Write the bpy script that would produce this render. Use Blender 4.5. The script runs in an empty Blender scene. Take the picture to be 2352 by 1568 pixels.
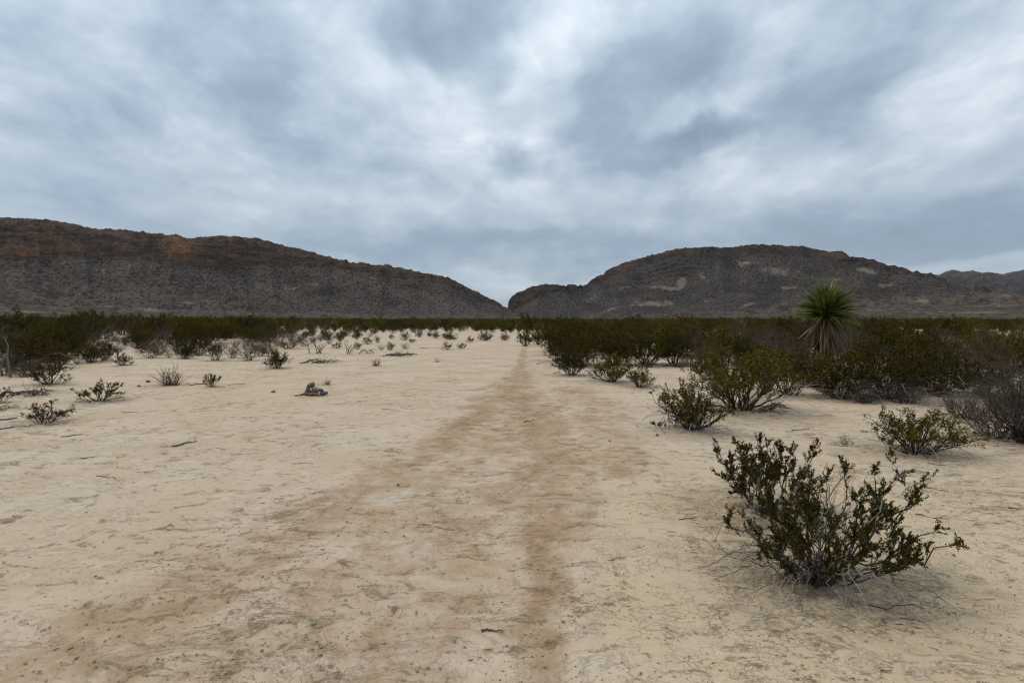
import bpy, math, random
import numpy as np
from mathutils import Vector

SC = bpy.context.scene
COL = SC.collection
rad = math.radians

# ------------------------------------------------------------------ camera
EYE = 1.6
FPX = 2352 * 20.0 / 36.0            # focal length in units of the 2352 x 1568 reading grid
PITCH = math.atan(51.0 / FPX)       # looking slightly down: the horizon lies above the middle
cam = bpy.data.cameras.new('camera')
cam.lens = 20.0
cam.sensor_width = 36.0
cam.clip_start = 0.05
cam.clip_end = 40000
camo = bpy.data.objects.new('camera', cam)
camo.location = (0, 0, EYE)
camo.rotation_euler = (math.pi / 2 - PITCH, 0, 0)
COL.objects.link(camo)
SC.camera = camo

# ------------------------------------------------------------------ exposure
SC.view_settings.view_transform = 'Standard'
SC.view_settings.look = 'None'
SC.view_settings.exposure = 0.12
SC.view_settings.gamma = 1.0
SC.view_settings.use_curve_mapping = False
SC.render.engine = 'CYCLES'
SC.cycles.max_bounces = 6
SC.cycles.diffuse_bounces = 3
SC.cycles.volume_bounces = 0
SC.cycles.filter_width = 1.2
SC.cycles.use_denoising = True
try:
    SC.cycles.denoiser = 'OPENIMAGEDENOISE'
    SC.cycles.denoising_input_passes = 'RGB_ALBEDO_NORMAL'
    SC.cycles.denoising_prefilter = 'ACCURATE'
except Exception:
    pass


def ray(x, y):
    """direction of the reading-grid pixel (x, y)"""
    cx = (x - 1176.0) / FPX
    cy = (784.0 - y) / FPX
    cp, sp = math.cos(PITCH), math.sin(PITCH)
    return np.array([cx, cp + cy * sp, -sp + cy * cp])


def project(X, Y, Z):
    cp, sp = math.cos(PITCH), math.sin(PITCH)
    dz = Z - EYE
    f = Y * cp - dz * sp
    u = Y * sp + dz * cp
    f = np.where(f < 0.01, 0.01, f)
    return 1176.0 + FPX * X / f, 784.0 - FPX * u / f


# ------------------------------------------------------------------ node helper
class NT:
    def __init__(self, tree):
        self.t = tree
        self.n = tree.nodes
        self.l = tree.links

    def node(self, typ, ins=None, **props):
        nd = self.n.new(typ)
        for k, v in props.items():
            setattr(nd, k, v)
        if ins:
            for k, v in ins.items():
                s = nd.inputs[k]
                if isinstance(v, bpy.types.NodeSocket):
                    self.l.new(v, s)
                else:
                    s.default_value = v
        return nd

    def math(self, op, a, b=0.0, c=None, clamp=False):
        ins = {0: a, 1: b}
        if c is not None:
            ins[2] = c
        nd = self.node('ShaderNodeMath', ins, operation=op, use_clamp=clamp)
        return nd.outputs[0]

    def smooth(self, v, a, b, lo=0.0, hi=1.0):
        nd = self.node('ShaderNodeMapRange', {'Value': v, 'From Min': a, 'From Max': b,
                                              'To Min': lo, 'To Max': hi}, interpolation_type='SMOOTHSTEP')
        return nd.outputs['Result']

    def noise(self, vec, scale, detail=4.0, rough=0.55, dist=0.0):
        nd = self.node('ShaderNodeTexNoise', {'Scale': scale, 'Detail': detail, 'Roughness': rough, 'Distortion': dist})
        if vec is not None:
            self.l.new(vec, nd.inputs['Vector'])
        return nd.outputs['Fac']

    def noisec(self, vec, scale, detail=3.0):
        nd = self.node('ShaderNodeTexNoise', {'Scale': scale, 'Detail': detail})
        self.l.new(vec, nd.inputs['Vector'])
        return nd.outputs['Color']

    def mix(self, fac, a, b, blend='MIX'):
        nd = self.node('ShaderNodeMix', data_type='RGBA', blend_type=blend)
        for k, v in ((0, fac), (6, a), (7, b)):
            s = nd.inputs[k]
            if isinstance(v, bpy.types.NodeSocket):
                self.l.new(v, s)
            else:
                s.default_value = v if k == 0 else (*v[:3], 1.0)
        return nd.outputs[2]

    def vmath(self, op, a, b=None, scale=None):
        nd = self.node('ShaderNodeVectorMath', operation=op)
        for k, v in ((0, a), (1, b)):
            if v is None:
                continue
            if isinstance(v, bpy.types.NodeSocket):
                self.l.new(v, nd.inputs[k])
            else:
                nd.inputs[k].default_value = v
        if scale is not None:
            if isinstance(scale, bpy.types.NodeSocket):
                self.l.new(scale, nd.inputs['Scale'])
            else:
                nd.inputs['Scale'].default_value = scale
        return nd.outputs['Value'] if op in ('LENGTH', 'DOT_PRODUCT', 'DISTANCE') else nd.outputs[0]


# ------------------------------------------------------------------ sky: overcast over a Nishita sky
SUN_EL, SUN_AZ = rad(52), rad(-72)      # azimuth from +Y towards +X


def build_world():
    w = bpy.data.worlds.new('World')
    SC.world = w
    w.use_nodes = True
    w.node_tree.nodes.clear()
    t = NT(w.node_tree)
    out = t.node('ShaderNodeOutputWorld')
    tc = t.node('ShaderNodeTexCoord')
    d = t.vmath('NORMALIZE', tc.outputs['Generated'])
    sep = t.node('ShaderNodeSeparateXYZ', {0: d})
    dx, dy, dz = sep.outputs
    az = t.math('ARCTAN2', dx, dy)
    el = t.math('ARCSINE', dz)
    zc = t.math('MAXIMUM', dz, 0.0)
    # plane of the cloud deck: gives the clouds their perspective
    den = t.math('ADD', zc, 0.12)
    den = t.math('ADD', den, 0.10)
    px = t.math('DIVIDE', dx, den)
    py = t.math('DIVIDE', dy, den)
    pv = t.node('ShaderNodeCombineXYZ', {0: px, 1: t.math('MULTIPLY', py, 0.95), 2: 0.0}).outputs[0]
    ae = t.node('ShaderNodeCombineXYZ', {0: az, 1: el, 2: 0.0}).outputs[0]
    warp = t.vmath('SUBTRACT', t.noisec(pv, 1.5, 5.0), (0.5, 0.5, 0.5))
    warp2 = t.vmath('SUBTRACT', t.noisec(t.vmath('MULTIPLY', ae, (1.0, 1.1, 1.0)), 8.0, 8.0), (0.5, 0.5, 0.5))
    aew = t.vmath('ADD', ae, t.vmath('MULTIPLY', warp, (0.16, 0.12, 0.0)))
    aew = t.vmath('ADD', aew, t.vmath('MULTIPLY', warp2, (0.10, 0.10, 0.0)))
    pvw = t.vmath('ADD', pv, t.vmath('SCALE', warp, None, 0.45))
    n1 = t.noise(pvw, 1.1, 4.0, 0.5)
    n2 = t.noise(pvw, 3.6, 7.0, 0.52, 0.2)
    # puffs in the deck, drawn out by the wind
    pst = t.vmath('MULTIPLY', pvw, (1.0, 0.62, 1.0))
    n3 = t.noise(t.vmath('ADD', pst, (7.0, 3.0, 0.0)), 8.5, 7.0, 0.52, 0.25)
    n4 = t.noise(t.vmath('ADD', aew, (3.0, 5.0, 0.0)), 9.0, 6.0, 0.52, 0.2)
    # the deck flattens into even layers towards the horizon
    lay = t.smooth(el, rad(3), rad(19), .30, 1.0)
    nv = t.math('MULTIPLY', t.math('SUBTRACT', n1, .5), 0.40)
    nv = t.math('MULTIPLY_ADD', t.math('SUBTRACT', n2, .5), 0.52, nv)
    nv = t.math('MULTIPLY_ADD', t.math('SUBTRACT', n3, .5), 0.46, nv)
    nv = t.math('MULTIPLY_ADD', t.math('SUBTRACT', n4, .5), 0.42, nv)
    lv = t.node('ShaderNodeMapping', {'Vector': aew, 'Scale': (2.2, 13.0, 1.0)}).outputs[0]
    n5 = t.noise(lv, 1.0, 4.0, 0.5)
    b = t.math('MULTIPLY_ADD', nv, lay, 0.475)
    b = t.math('MULTIPLY_ADD', t.math('SUBTRACT', n5, .5), t.math('MULTIPLY', t.math('SUBTRACT', 1.25, lay), .45), b)
    # cloud masses of this sky: reading-grid x, y, half width, half height, tilt, amount
    blobs = [
        (1290, 90, 110, 230, -8, .30), (840, 120, 150, 110, -35, .24), (1110, 290, 210, 120, -38, .30),
        (930, 200, 150, 80, -38, .16), (1570, 250, 190, 75, 12, .28), (20, 30, 330, 260, 0, .30),
        (2290, 120, 200, 220, -15, .26), (740, 200, 150, 100, -30, .10), (960, 450, 380, 110, 0, .14),
        (1450, 430, 330, 100, 5, .12), (520, 340, 140, 90, -30, .10), (2060, 270, 330, 90, 20, .14),
        (1830, 330, 300, 60, 15, .10), (1700, 60, 140, 110, 0, .10),
        (1020, 60, 210, 150, 0, -.30), (1370, 205, 170, 110, 20, -.34), (1560, 322, 200, 42, 3, -.34),
        (1170, 375, 130, 45, 5, -.18), (1610, 120, 170, 130, 20, -.22), (1960, 190, 240, 120, 25, -.20),
        (530, 110, 200, 120, -20, -.16), (130, 220, 150, 180, 0, -.16), (680, 300, 150, 80, -40, -.12),
        (2150, 520, 520, 90, 0, -.22), (1150, 575, 520, 50, 0, -.22), (300, 450, 380, 110, 0, -.06),
        (1150, 655, 160, 26, 0, .16), (2250, 605, 240, 30, 0, .20), (650, 520, 420, 50, 0, -.06),
        (1900, 400, 260, 60, 0, .05), (2330, 330, 130, 60, 0, -.08),
    ]
    for x, y, hw, hh, tilt, amp in blobs:
        r = ray(x, y)
        h = math.hypot(r[0], r[1])
        a0, e0 = math.atan2(r[0], r[1]), math.atan2(r[2], h)
        m = t.node('ShaderNodeMapping', {'Vector': aew, 'Location': (a0, e0, 0), 'Rotation': (0, 0, rad(tilt)),
                                         'Scale': (1.25 * hw / FPX, 1.25 * hh / FPX, 1)}, vector_type='TEXTURE')
        ln = t.vmath('LENGTH', m.outputs[0])
        b = t.math('ADD', b, t.smooth(ln, 0.0, 1.0, (amp * .70 if amp > 0 else amp * 1.25), 0.0))
    # the deck is brighter overhead than near the horizon, as overcast skies are
    ramp = t.node('ShaderNodeValToRGB', {'Fac': b})
    cr = ramp.color_ramp
    cr.interpolation = 'LINEAR'
    cr.elements[0].position = 0.0
    cr.elements[0].color = (0.235, 0.285, 0.365, 1)
    cr.elements[1].position = 1.0
    cr.elements[1].color = (0.90, 0.95, 1.0, 1)
    for p, c in ((0.28, (0.305, 0.385, 0.475)), (0.50, (0.435, 0.515, 0.590)), (0.72, (0.62, 0.69, 0.75))):
        e = cr.elements.new(p)
        e.color = (*c, 1)
    lum = t.node('ShaderNodeMapRange', {'Value': dz, 'From Min': 0.0, 'From Max': 1.0, 'To Min': 0.92, 'To Max': 1.75})
    cloud = t.vmath('SCALE', ramp.outputs[0], None, lum.outputs[0])
    sky = t.node('ShaderNodeTexSky', sky_type='NISHITA', sun_disc=False, sun_elevation=SUN_EL,
                 sun_rotation=SUN_AZ, altitude=800.0, air_density=1.0, dust_density=1.0, ozone_density=1.0)
    bg1 = t.node('ShaderNodeBackground', {'Color': sky.outputs[0], 'Strength': 0.08})
    bg2 = t.node('ShaderNodeBackground', {'Color': cloud, 'Strength': 1.0})
    # thin places let the blue through
    thin = t.smooth(n1, 0.42, 0.62, 0.86, 0.97)
    mx = t.node('ShaderNodeMixShader', {0: thin, 1: bg1.outputs[0], 2: bg2.outputs[0]})
    t.l.new(mx.outputs[0], out.inputs['Surface'])
    w.cycles.sampling_method = 'MANUAL'
    w.cycles.sample_map_resolution = 512


build_world()
sun = bpy.data.lights.new('sun', 'SUN')
sun.energy = 1.15
sun.angle = rad(24)
sun.color = (1.0, 0.91, 0.78)
suno = bpy.data.objects.new('sun', sun)
sd = Vector((math.sin(SUN_AZ) * math.cos(SUN_EL), math.cos(SUN_AZ) * math.cos(SUN_EL), math.sin(SUN_EL)))
suno.rotation_euler = sd.to_track_quat('Z', 'Y').to_euler()
suno.location = (0, 0, 50)
COL.objects.link(suno)


# ------------------------------------------------------------------ numpy noise
def _hash(ix, iy, seed):
    h = (ix.astype(np.int64) * 374761393 + iy.astype(np.int64) * 668265263 + seed * 1442695041) & 0xFFFFFFFF
    h = ((h ^ (h >> 13)) * 1274126177) & 0xFFFFFFFF
    h = h ^ (h >> 16)
    return (h & 0xFFFF) / 65535.0


def pnoise(x, y, seed=0):
    x = np.asarray(x, float)
    y = np.asarray(y, float)
    x0 = np.floor(x)
    y0 = np.floor(y)
    fx, fy = x - x0, y - y0
    ux = fx * fx * fx * (fx * (fx * 6 - 15) + 10)
    uy = fy * fy * fy * (fy * (fy * 6 - 15) + 10)

    def g(ix, iy, ddx, ddy):
        a = _hash(ix, iy, seed) * 2 * np.pi
        return np.cos(a) * ddx + np.sin(a) * ddy
    a = g(x0, y0, fx, fy)
    b = g(x0 + 1, y0, fx - 1, fy)
    c = g(x0, y0 + 1, fx, fy - 1)
    d = g(x0 + 1, y0 + 1, fx - 1, fy - 1)
    return (a + (b - a) * ux + (c - a) * uy + (a - b - c + d) * ux * uy) * 1.5


def fbm(x, y, oct=4, seed=0, gain=0.5):
    s, a = 0.0, 1.0
    for k in range(oct):
        s = s + a * pnoise(x * 2 ** k + 17.3 * k, y * 2 ** k - 9.1 * k, seed + k)
        a *= gain
    return s


def ridged(x, y, oct=4, seed=0):
    s, a = 0.0, 1.0
    for k in range(oct):
        s = s + a * (1 - 2 * np.abs(pnoise(x * 2 ** k + 5.7 * k, y * 2 ** k + 3.1 * k, seed + k)))
        a *= 0.5
    return s


def sstep(v, a, b):
    t = np.clip((v - a) / (b - a), 0, 1)
    return t * t * (3 - 2 * t)


# ------------------------------------------------------------------ mesh helpers
def mesh_np(name, V, F, mats=(), mat_idx=None, smooth=False, attrs=None):
    V = np.ascontiguousarray(V, dtype=np.float32)
    F = np.ascontiguousarray(F, dtype=np.int32)
    me = bpy.data.meshes.new(name)
    n, (m, k) = len(V), F.shape
    me.vertices.add(n)
    me.vertices.foreach_set('co', V.ravel())
    me.loops.add(m * k)
    me.loops.foreach_set('vertex_index', F.ravel())
    me.polygons.add(m)
    me.polygons.foreach_set('loop_start', np.arange(0, m * k, k, dtype=np.int32))
    for mt in mats:
        me.materials.append(mt)
    if mat_idx is not None:
        me.polygons.foreach_set('material_index', np.ascontiguousarray(mat_idx, dtype=np.int32))
    me.update(calc_edges=True)
    if smooth:
        me.polygons.foreach_set('use_smooth', np.ones(m, dtype=bool))
    if attrs:
        for nm, a in attrs.items():
            at = me.attributes.new(nm, 'FLOAT', 'POINT')
            at.data.foreach_set('value', np.ascontiguousarray(a, dtype=np.float32))
    return me


def obj(name, me, parent=None, loc=None, label=None, cat=None, group=None, kind=None):
    o = bpy.data.objects.new(name, me)
    COL.objects.link(o)
    if parent is not None:
        o.parent = parent
    if loc is not None:
        o.location = loc
    if label:
        o['label'] = label
    if cat:
        o['category'] = cat
    if group:
        o['group'] = group
    if kind:
        o['kind'] = kind
    return o


class Geo:
    """collects tubes and leaves, all as quads"""

    def __init__(self):
        self.V, self.F, self.M, self.n = [], [], [], 0

    def add(self, V, F, m=0):
        self.V.append(V)
        self.F.append(F + self.n)
        self.M.append(np.full(len(F), m, dtype=np.int32))
        self.n += len(V)

    def tubes(self, P, R, k=4, m=0):
        """P (a, n, 3) polylines, R (a, n) radii"""
        P = np.asarray(P, float)
        R = np.asarray(R, float)
        if len(P) == 0:
            return
        a, n, _ = P.shape
        T = np.empty_like(P)
        T[:, 1:-1] = P[:, 2:] - P[:, :-2]
        T[:, 0] = P[:, 1] - P[:, 0]
        T[:, -1] = P[:, -1] - P[:, -2]
        T /= np.linalg.norm(T, axis=2, keepdims=True) + 1e-9
        ref = np.tile(np.array([0.31, 0.17, 0.93]), (a, 1))
        flat = np.abs((T.mean(1) * ref).sum(1)) > 0.85
        ref[flat] = (0.95, -0.2, 0.1)
        S = np.cross(T, ref[:, None, :])
        S /= np.linalg.norm(S, axis=2, keepdims=True) + 1e-9
        U = np.cross(S, T)
        ang = np.arange(k) * 2 * np.pi / k
        ring = (S[:, :, None, :] * np.cos(ang)[None, None, :, None] + U[:, :, None, :] * np.sin(ang)[None, None, :, None])
        V = P[:, :, None, :] + ring * R[:, :, None, None]
        i = np.arange(n - 1)[:, None] * k
        j = np.arange(k)[None, :]
        j2 = (j + 1) % k
        f = np.stack([i + j, i + j2, i + k + j2, i + k + j], -1).reshape(-1, 4)
        F = (f[None] + (np.arange(a) * n * k)[:, None, None]).reshape(-1, 4)
        self.add(V.reshape(-1, 3), F, m)

    def leaves(self, C, A, L, W, rng, m=1):
        """diamond leaves at C along unit axes A, each slightly folded out of one plane"""
        n = len(C)
        if n == 0:
            return
        B = np.cross(A, rng.normal(size=(n, 3)))
        B /= np.linalg.norm(B, axis=1, keepdims=True) + 1e-9
        N = np.cross(A, B)
        L = np.asarray(L).reshape(-1, 1)
        W = np.asarray(W).reshape(-1, 1)
        V = np.stack([C, C + A * L * .5 + B * W * .5 + N * L * .10, C + A * L, C + A * L * .5 - B * W * .5 + N * L * .10], 1)
        F = np.arange(n * 4).reshape(-1, 4)
        self.add(V.reshape(-1, 3), F, m)

    def build(self, name, mats, smooth=False):
        if not self.V:
            return mesh_np(name, np.zeros((4, 3)), np.array([[0, 1, 2, 3]]), mats)
        return mesh_np(name, np.concatenate(self.V), np.concatenate(self.F), mats, np.concatenate(self.M), smooth)


def unit(v):
    return v / (np.linalg.norm(v, axis=-1, keepdims=True) + 1e-9)


# ------------------------------------------------------------------ materials
def new_mat(name):
    m = bpy.data.materials.new(name)
    m.use_nodes = True
    m.node_tree.nodes.clear()
    t = NT(m.node_tree)
    out = t.node('ShaderNodeOutputMaterial')
    bs = t.node('ShaderNodeBsdfPrincipled')
    t.l.new(bs.outputs[0], out.inputs['Surface'])
    return m, t, bs


def leaf_mat(name, dark, mid, light, rough=0.55, spec=0.25):
    m, t, bs = new_mat(name)
    g = t.node('ShaderNodeNewGeometry')
    oi = t.node('ShaderNodeObjectInfo')
    r = t.node('ShaderNodeValToRGB', {'Fac': g.outputs['Random Per Island']})
    cr = r.color_ramp
    cr.elements[0].color = (*dark, 1)
    cr.elements[1].color = (*light, 1)
    e = cr.elements.new(0.6)
    e.color = (*mid, 1)
    hsv = t.node('ShaderNodeHueSaturation', {'Color': r.outputs[0],
                 'Hue': t.math('MULTIPLY_ADD', oi.outputs['Random'], 0.05, 0.475),
                 'Value': t.math('MULTIPLY_ADD', t.math('FRACT', t.math('MULTIPLY', oi.outputs['Random'], 7.31)), 0.85, 0.55)})
    t.l.new(hsv.outputs[0], bs.inputs['Base Color'])
    bs.inputs['Roughness'].default_value = rough
    bs.inputs['Specular IOR Level'].default_value = spec
    return m


def bark_mat(name, a, b, scale=30.0):
    m, t, bs = new_mat(name)
    tc = t.node('ShaderNodeTexCoord')
    g = t.node('ShaderNodeNewGeometry')
    n = t.noise(tc.outputs['Object'], scale, 4.0, 0.6)
    f = t.math('ADD', t.math('MULTIPLY', n, 0.6), t.math('MULTIPLY', g.outputs['Random Per Island'], 0.5), clamp=True)
    f = t.smooth(f, 0.25, 0.85)
    c = t.mix(f, a, b)
    t.l.new(c, bs.inputs['Base Color'])
    bs.inputs['Roughness'].default_value = 0.85
    bs.inputs['Specular IOR Level'].default_value = 0.15
    bp = t.node('ShaderNodeBump', {'Height': n, 'Strength': 0.5, 'Distance': 0.004})
    t.l.new(bp.outputs[0], bs.inputs['Normal'])
    return m


M_LEAF = leaf_mat('creosote_leaf', (.011, .010, .0015), (.050, .042, .004), (.150, .116, .013), .6, .04)
M_LEAF_OLIVE = leaf_mat('olive_leaf', (.016, .012, .0015), (.070, .052, .004), (.190, .134, .013), .6, .04)
M_LEAF_NEAR = leaf_mat('near_creosote_leaf', (.016, .013, .002), (.070, .058, .006), (.235, .190, .022), .5, .12)
M_LEAF_BROWN = leaf_mat('dry_leaf', (.028, .020, .007), (.074, .053, .018), (.145, .105, .038), .7, .04)
M_BARK = bark_mat('dark_bark', (.026, .019, .013), (.085, .066, .050))
M_BARK_GREY = bark_mat('grey_bark', (.075, .062, .052), (.205, .178, .155))
M_DEAD = bark_mat('weathered_wood', (.19, .165, .145), (.44, .395, .355))
M_STICK = bark_mat('fallen_wood', (.050, .038, .030), (.16, .128, .102))
M_DRY = bark_mat('dry_twig', (.042, .032, .025), (.135, .109, .089))
M_TWIG_BROWN = bark_mat('brown_twig', (.07, .05, .036), (.17, .13, .10))


# ------------------------------------------------------------------ ground
def gz(x, y):
    x = np.asarray(x, float)
    y = np.asarray(y, float)
    r = np.hypot(x, y)
    z = 0.030 * fbm(x * .33, y * .33, 3, 11) * sstep(r, 1.0, 6.0)
    z = z + 0.10 * fbm(x * .035, y * .035, 3, 21) * sstep(r, 15, 70)
    return z


def G(x, y):
    """ground point seen at reading-grid pixel (x, y); also the scale in pixels per metre there"""
    d = ray(x, y)
    z = 0.0
    for _ in range(4):
        s = (z - EYE) / d[2]
        X, Y = d[0] * s, d[1] * s
        z = float(gz(X, Y))
    return X, Y, z, FPX / s


def path_field(X, Y):
    """how trodden the soil is: the footpath, the shallow wash joining it and their fringes"""
    lines = [
        (.74, [(1240, 1700, 105), (1243, 1568, 92), (1255, 1450, 88), (1268, 1330, 88), (1285, 1220, 104), (1290, 1130, 112),
               (1270, 1050, 90), (1245, 985, 84), (1205, 925, 92), (1182, 888, 66), (1192, 858, 28), (1200, 828, 12), (1206, 800, 7), (1210, 775, 5)]),
        (0.68, [(1175, 895, 62), (1105, 935, 60), (1062, 985, 54), (985, 1035, 66), (880, 1100, 100), (760, 1180, 130),
                (610, 1265, 170), (430, 1370, 200), (210, 1500, 230), (-120, 1680, 260)]),
        (0.78, [(1186, 884, 52), (1130, 925, 52), (1066, 985, 40), (1010, 1028, 40), (930, 1070, 36)]),
        (0.86, [(1243, 1640, 70), (1243, 1568, 64), (1255, 1450, 58), (1268, 1330, 58), (1285, 1230, 60)]),
        (0.56, [(1190, 930, 110), (1140, 1040, 150), (1060, 1180, 240), (950, 1300, 330), (780, 1450, 420), (600, 1650, 520)]),
        (0.72, [(1150, 888, 26), (1060, 896, 16), (960, 894, 12), (880, 890, 9)]),
        (0.56, [(1440, 1080, 110), (1380, 960, 110), (1310, 890, 70)]),
    ]
    wx = X + 0.16 * fbm(X * 1.1, Y * 1.1, 4, 31)
    wy = Y + 0.30 * fbm(X * 1.1, Y * 1.1, 4, 41)
    best = np.zeros_like(X)
    for amt, pts in lines:
        w = []
        for x, y, hw in pts:
            gx, gy, _, s = G(x, y)
            w.append((gx, gy, hw / s))
        fld = np.zeros_like(X)
        for (x0, y0, w0), (x1, y1, w1) in zip(w[:-1], w[1:]):
            vx, vy = x1 - x0, y1 - y0
            tt = np.clip(((wx - x0) * vx + (wy - y0) * vy) / (vx * vx + vy * vy), 0, 1)
            dd = np.hypot(wx - x0 - tt * vx, wy - y0 - tt * vy)
            ww = w0 + tt * (w1 - w0)
            fld = np.maximum(fld, 1 - sstep(dd / ww, 0.25, 1.65))
        best = np.maximum(best, amt * fld)
    return best


# litter lies below the shrubs; filled in by the plant list, read by the ground
LITTER = []


def ground_grid(rows_y, az, extra_r=()):
    r = []
    for y in rows_y:
        d = ray(1176, y)
        r.append(-EYE / d[2] * math.hypot(d[0], d[1]))
    r = np.array(r + list(extra_r))
    A, Rr = np.meshgrid(az, r)
    return A, Rr


def grid_faces(nr, nc, wrap=False):
    i = np.arange(nr - 1)[:, None] * nc
    c = np.arange(nc if wrap else nc - 1)[None, :]
    c2 = (c + 1) % nc
    return np.stack([i + c, i + c2, i + nc + c2, i + nc + c], -1).reshape(-1, 4)


def ground_material():
    m, t, bs = new_mat('desert_soil')
    tc = t.node('ShaderNodeTexCoord')
    P = tc.outputs['Object']
    ap = t.node('ShaderNodeAttribute', attribute_name='trodden').outputs['Fac']
    ac = t.node('ShaderNodeAttribute', attribute_name='cracked').outputs['Fac']
    al = t.node('ShaderNodeAttribute', attribute_name='litter').outputs['Fac']
    # wind and water drew the stains out sideways a little
    Ps = t.vmath('MULTIPLY', P, (0.72, 1.0, 1.0))
    nb = t.noise(P, 0.22, 3.0, 0.5)
    nl = t.noise(Ps, 0.9, 6.0, 0.62, 0.4)
    nm = t.noise(Ps, 4.2, 7.0, 0.66, 0.5)
    nf = t.noise(P, 34.0, 5.0, 0.65)
    ng = t.noise(P, 170.0, 3.0, 0.6)
    pale = (.580, .455, .345)
    tan = (.520, .388, .264)
    c = t.mix(t.smooth(nl, .38, .64), pale, tan)
    c = t.mix(t.math('MULTIPLY', t.smooth(nb, .42, .62), .45), c, (.545, .390, .245))
    c = t.mix(t.math('MULTIPLY', ac, .55), c, (.565, .425, .262))
    # crust flakes: paler skin with ragged edges
    fl = t.noise(Ps, 2.3, 9.0, 0.72, 0.8)
    c = t.mix(t.math('MULTIPLY', t.smooth(fl, .52, .56), .5), c, (.600, .480, .355))
    # trodden soil
    nk = t.noise(t.vmath('MULTIPLY', P, (1.6, .8, 1.0)), 1.7, 8.0, 0.68, 0.7)
    pf = t.math('ADD', ap, t.math('MULTIPLY', t.math('SUBTRACT', nm, .5), 1.35))
    pf = t.math('ADD', pf, t.math('MULTIPLY', t.math('SUBTRACT', nk, .5), 1.35))
    pm = t.math('MULTIPLY', t.smooth(pf, .20, .98), t.smooth(ap, 0.0, .45))
    c = t.mix(t.math('MULTIPLY', pm, .92), c, (.365, .230, .132))
    # flakes of pale crust left standing in it
    pc = t.math('MULTIPLY', t.smooth(t.noise(Ps, 5.5, 9.0, 0.7, 0.6), .56, .62), t.smooth(ap, .1, .5))
    c = t.mix(t.math('MULTIPLY', pc, .4), c, (.49, .385, .27))
    # dark scuffs and dried algal patches
    sc = t.noise(t.vmath('ADD', Ps, (13.0, 4.0, 0.0)), 6.5, 7.0, 0.68, 0.6)
    scl = t.noise(P, 0.8, 2.0)
    s1 = t.smooth(t.math('ADD', sc, t.math('MULTIPLY', t.math('SUBTRACT', scl, .5), .35)), .545, .625)
    s1 = t.math('MULTIPLY', s1, t.smooth(nf, .36, .58))
    c = t.mix(t.math('MULTIPLY', s1, .72), c, (.195, .128, .066))
    sb = t.noise(t.vmath('ADD', Ps, (41.0, 17.0, 0.0)), 3.4, 8.0, 0.66, 0.9)
    sb = t.math('MULTIPLY', t.smooth(sb, .645, .685), t.smooth(nm, .34, .52))
    c = t.mix(t.math('MULTIPLY', sb, .74), c, (.205, .140, .078))
    s2 = t.noise(t.vmath('ADD', Ps, (3.0, 29.0, 0.0)), 24.0, 5.0, 0.65, 0.3)
    s2 = t.math('MULTIPLY', t.smooth(s2, .575, .66), t.smooth(t.noise(P, 0.9, 4.0), .46, .60))
    c = t.mix(t.math('MULTIPLY', s2, .62), c, (.21, .145, .078))
    s3 = t.noise(t.vmath('MULTIPLY', P, (.6, 1.3, 1.0)), 62.0, 4.0, 0.65, 0.2)
    s3 = t.math('MULTIPLY', t.smooth(s3, .60, .70), t.smooth(t.noise(P, 1.3, 5.0), .46, .62))
    c = t.mix(t.math('MULTIPLY', s3, .66), c, (.19, .13, .07))
    # shrinkage cracks
    cw = t.vmath('ADD', P, t.vmath('SCALE', t.vmath('SUBTRACT', t.noisec(P, 9.0, 4.0), (.5, .5, .5)), None, 0.075))
    cw = t.vmath('MULTIPLY', cw, (1.0, 1.0, 0.0))
    v = t.node('ShaderNodeTexVoronoi', {'Vector': cw, 'Scale': 18.0, 'Randomness': 1.0}, feature='DISTANCE_TO_EDGE', voronoi_dimensions='2D')
    v2 = t.node('ShaderNodeTexVoronoi', {'Vector': cw, 'Scale': 36.0, 'Randomness': 1.0}, feature='DISTANCE_TO_EDGE', voronoi_dimensions='2D')
    k1 = t.smooth(v.outputs['Distance'], 0.004, 0.026, 1.0, 0.0)
    k2 = t.smooth(v2.outputs['Distance'], 0.004, 0.03, 0.7, 0.0)
    k2 = t.math('MULTIPLY', k2, t.smooth(t.noise(P, 5.0, 2.0), .45, .55))
    kk = t.math('MAXIMUM', k1, k2)
    kk = t.math('MULTIPLY', kk, t.smooth(t.noise(P, 7.0, 3.0), .42, .60))
    kk = t.math('MULTIPLY', kk, t.smooth(t.noise(P, 1.4, 4.0), .40, .58))
    kk = t.math('MULTIPLY', kk, ac)
    c = t.mix(t.math('MULTIPLY', kk, .48), c, (.22, .155, .09))
    # litter
    lf = t.math('MULTIPLY', al, t.smooth(t.math('ADD', nf, t.math('MULTIPLY', nm, .7)), .66, 1.0))
    c = t.mix(t.math('MULTIPLY', lf, .75), c, (.21, .15, .095))
    # grain
    gr = t.math('MULTIPLY_ADD', ng, .45, .775)
    gr = t.math('MULTIPLY', gr, t.math('MULTIPLY_ADD', nf, .36, .82))
    c = t.mix(1.0, c, t.node('ShaderNodeCombineColor', {0: gr, 1: gr, 2: gr}).outputs[0], 'MULTIPLY')
    t.l.new(c, bs.inputs['Base Color'])
    bs.inputs['Roughness'].default_value = 0.95
    bs.inputs['Specular IOR Level'].default_value = 0.08
    h = t.math('MULTIPLY', nm, .9)
    h = t.math('MULTIPLY_ADD', nf, .34, h)
    h = t.math('MULTIPLY_ADD', ng, .07, h)
    h = t.math('MULTIPLY_ADD', t.smooth(fl, .53, .57), .16, h)
    h = t.math('MULTIPLY_ADD', s1, -.20, h)
    h = t.math('MULTIPLY_ADD', sb, -.45, h)
    h = t.math('MULTIPLY_ADD', s2, .22, h)
    h = t.math('MULTIPLY_ADD', kk, -.55, h)
    bp = t.node('ShaderNodeBump', {'Height': h, 'Strength': 0.85, 'Distance': 0.028})
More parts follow.
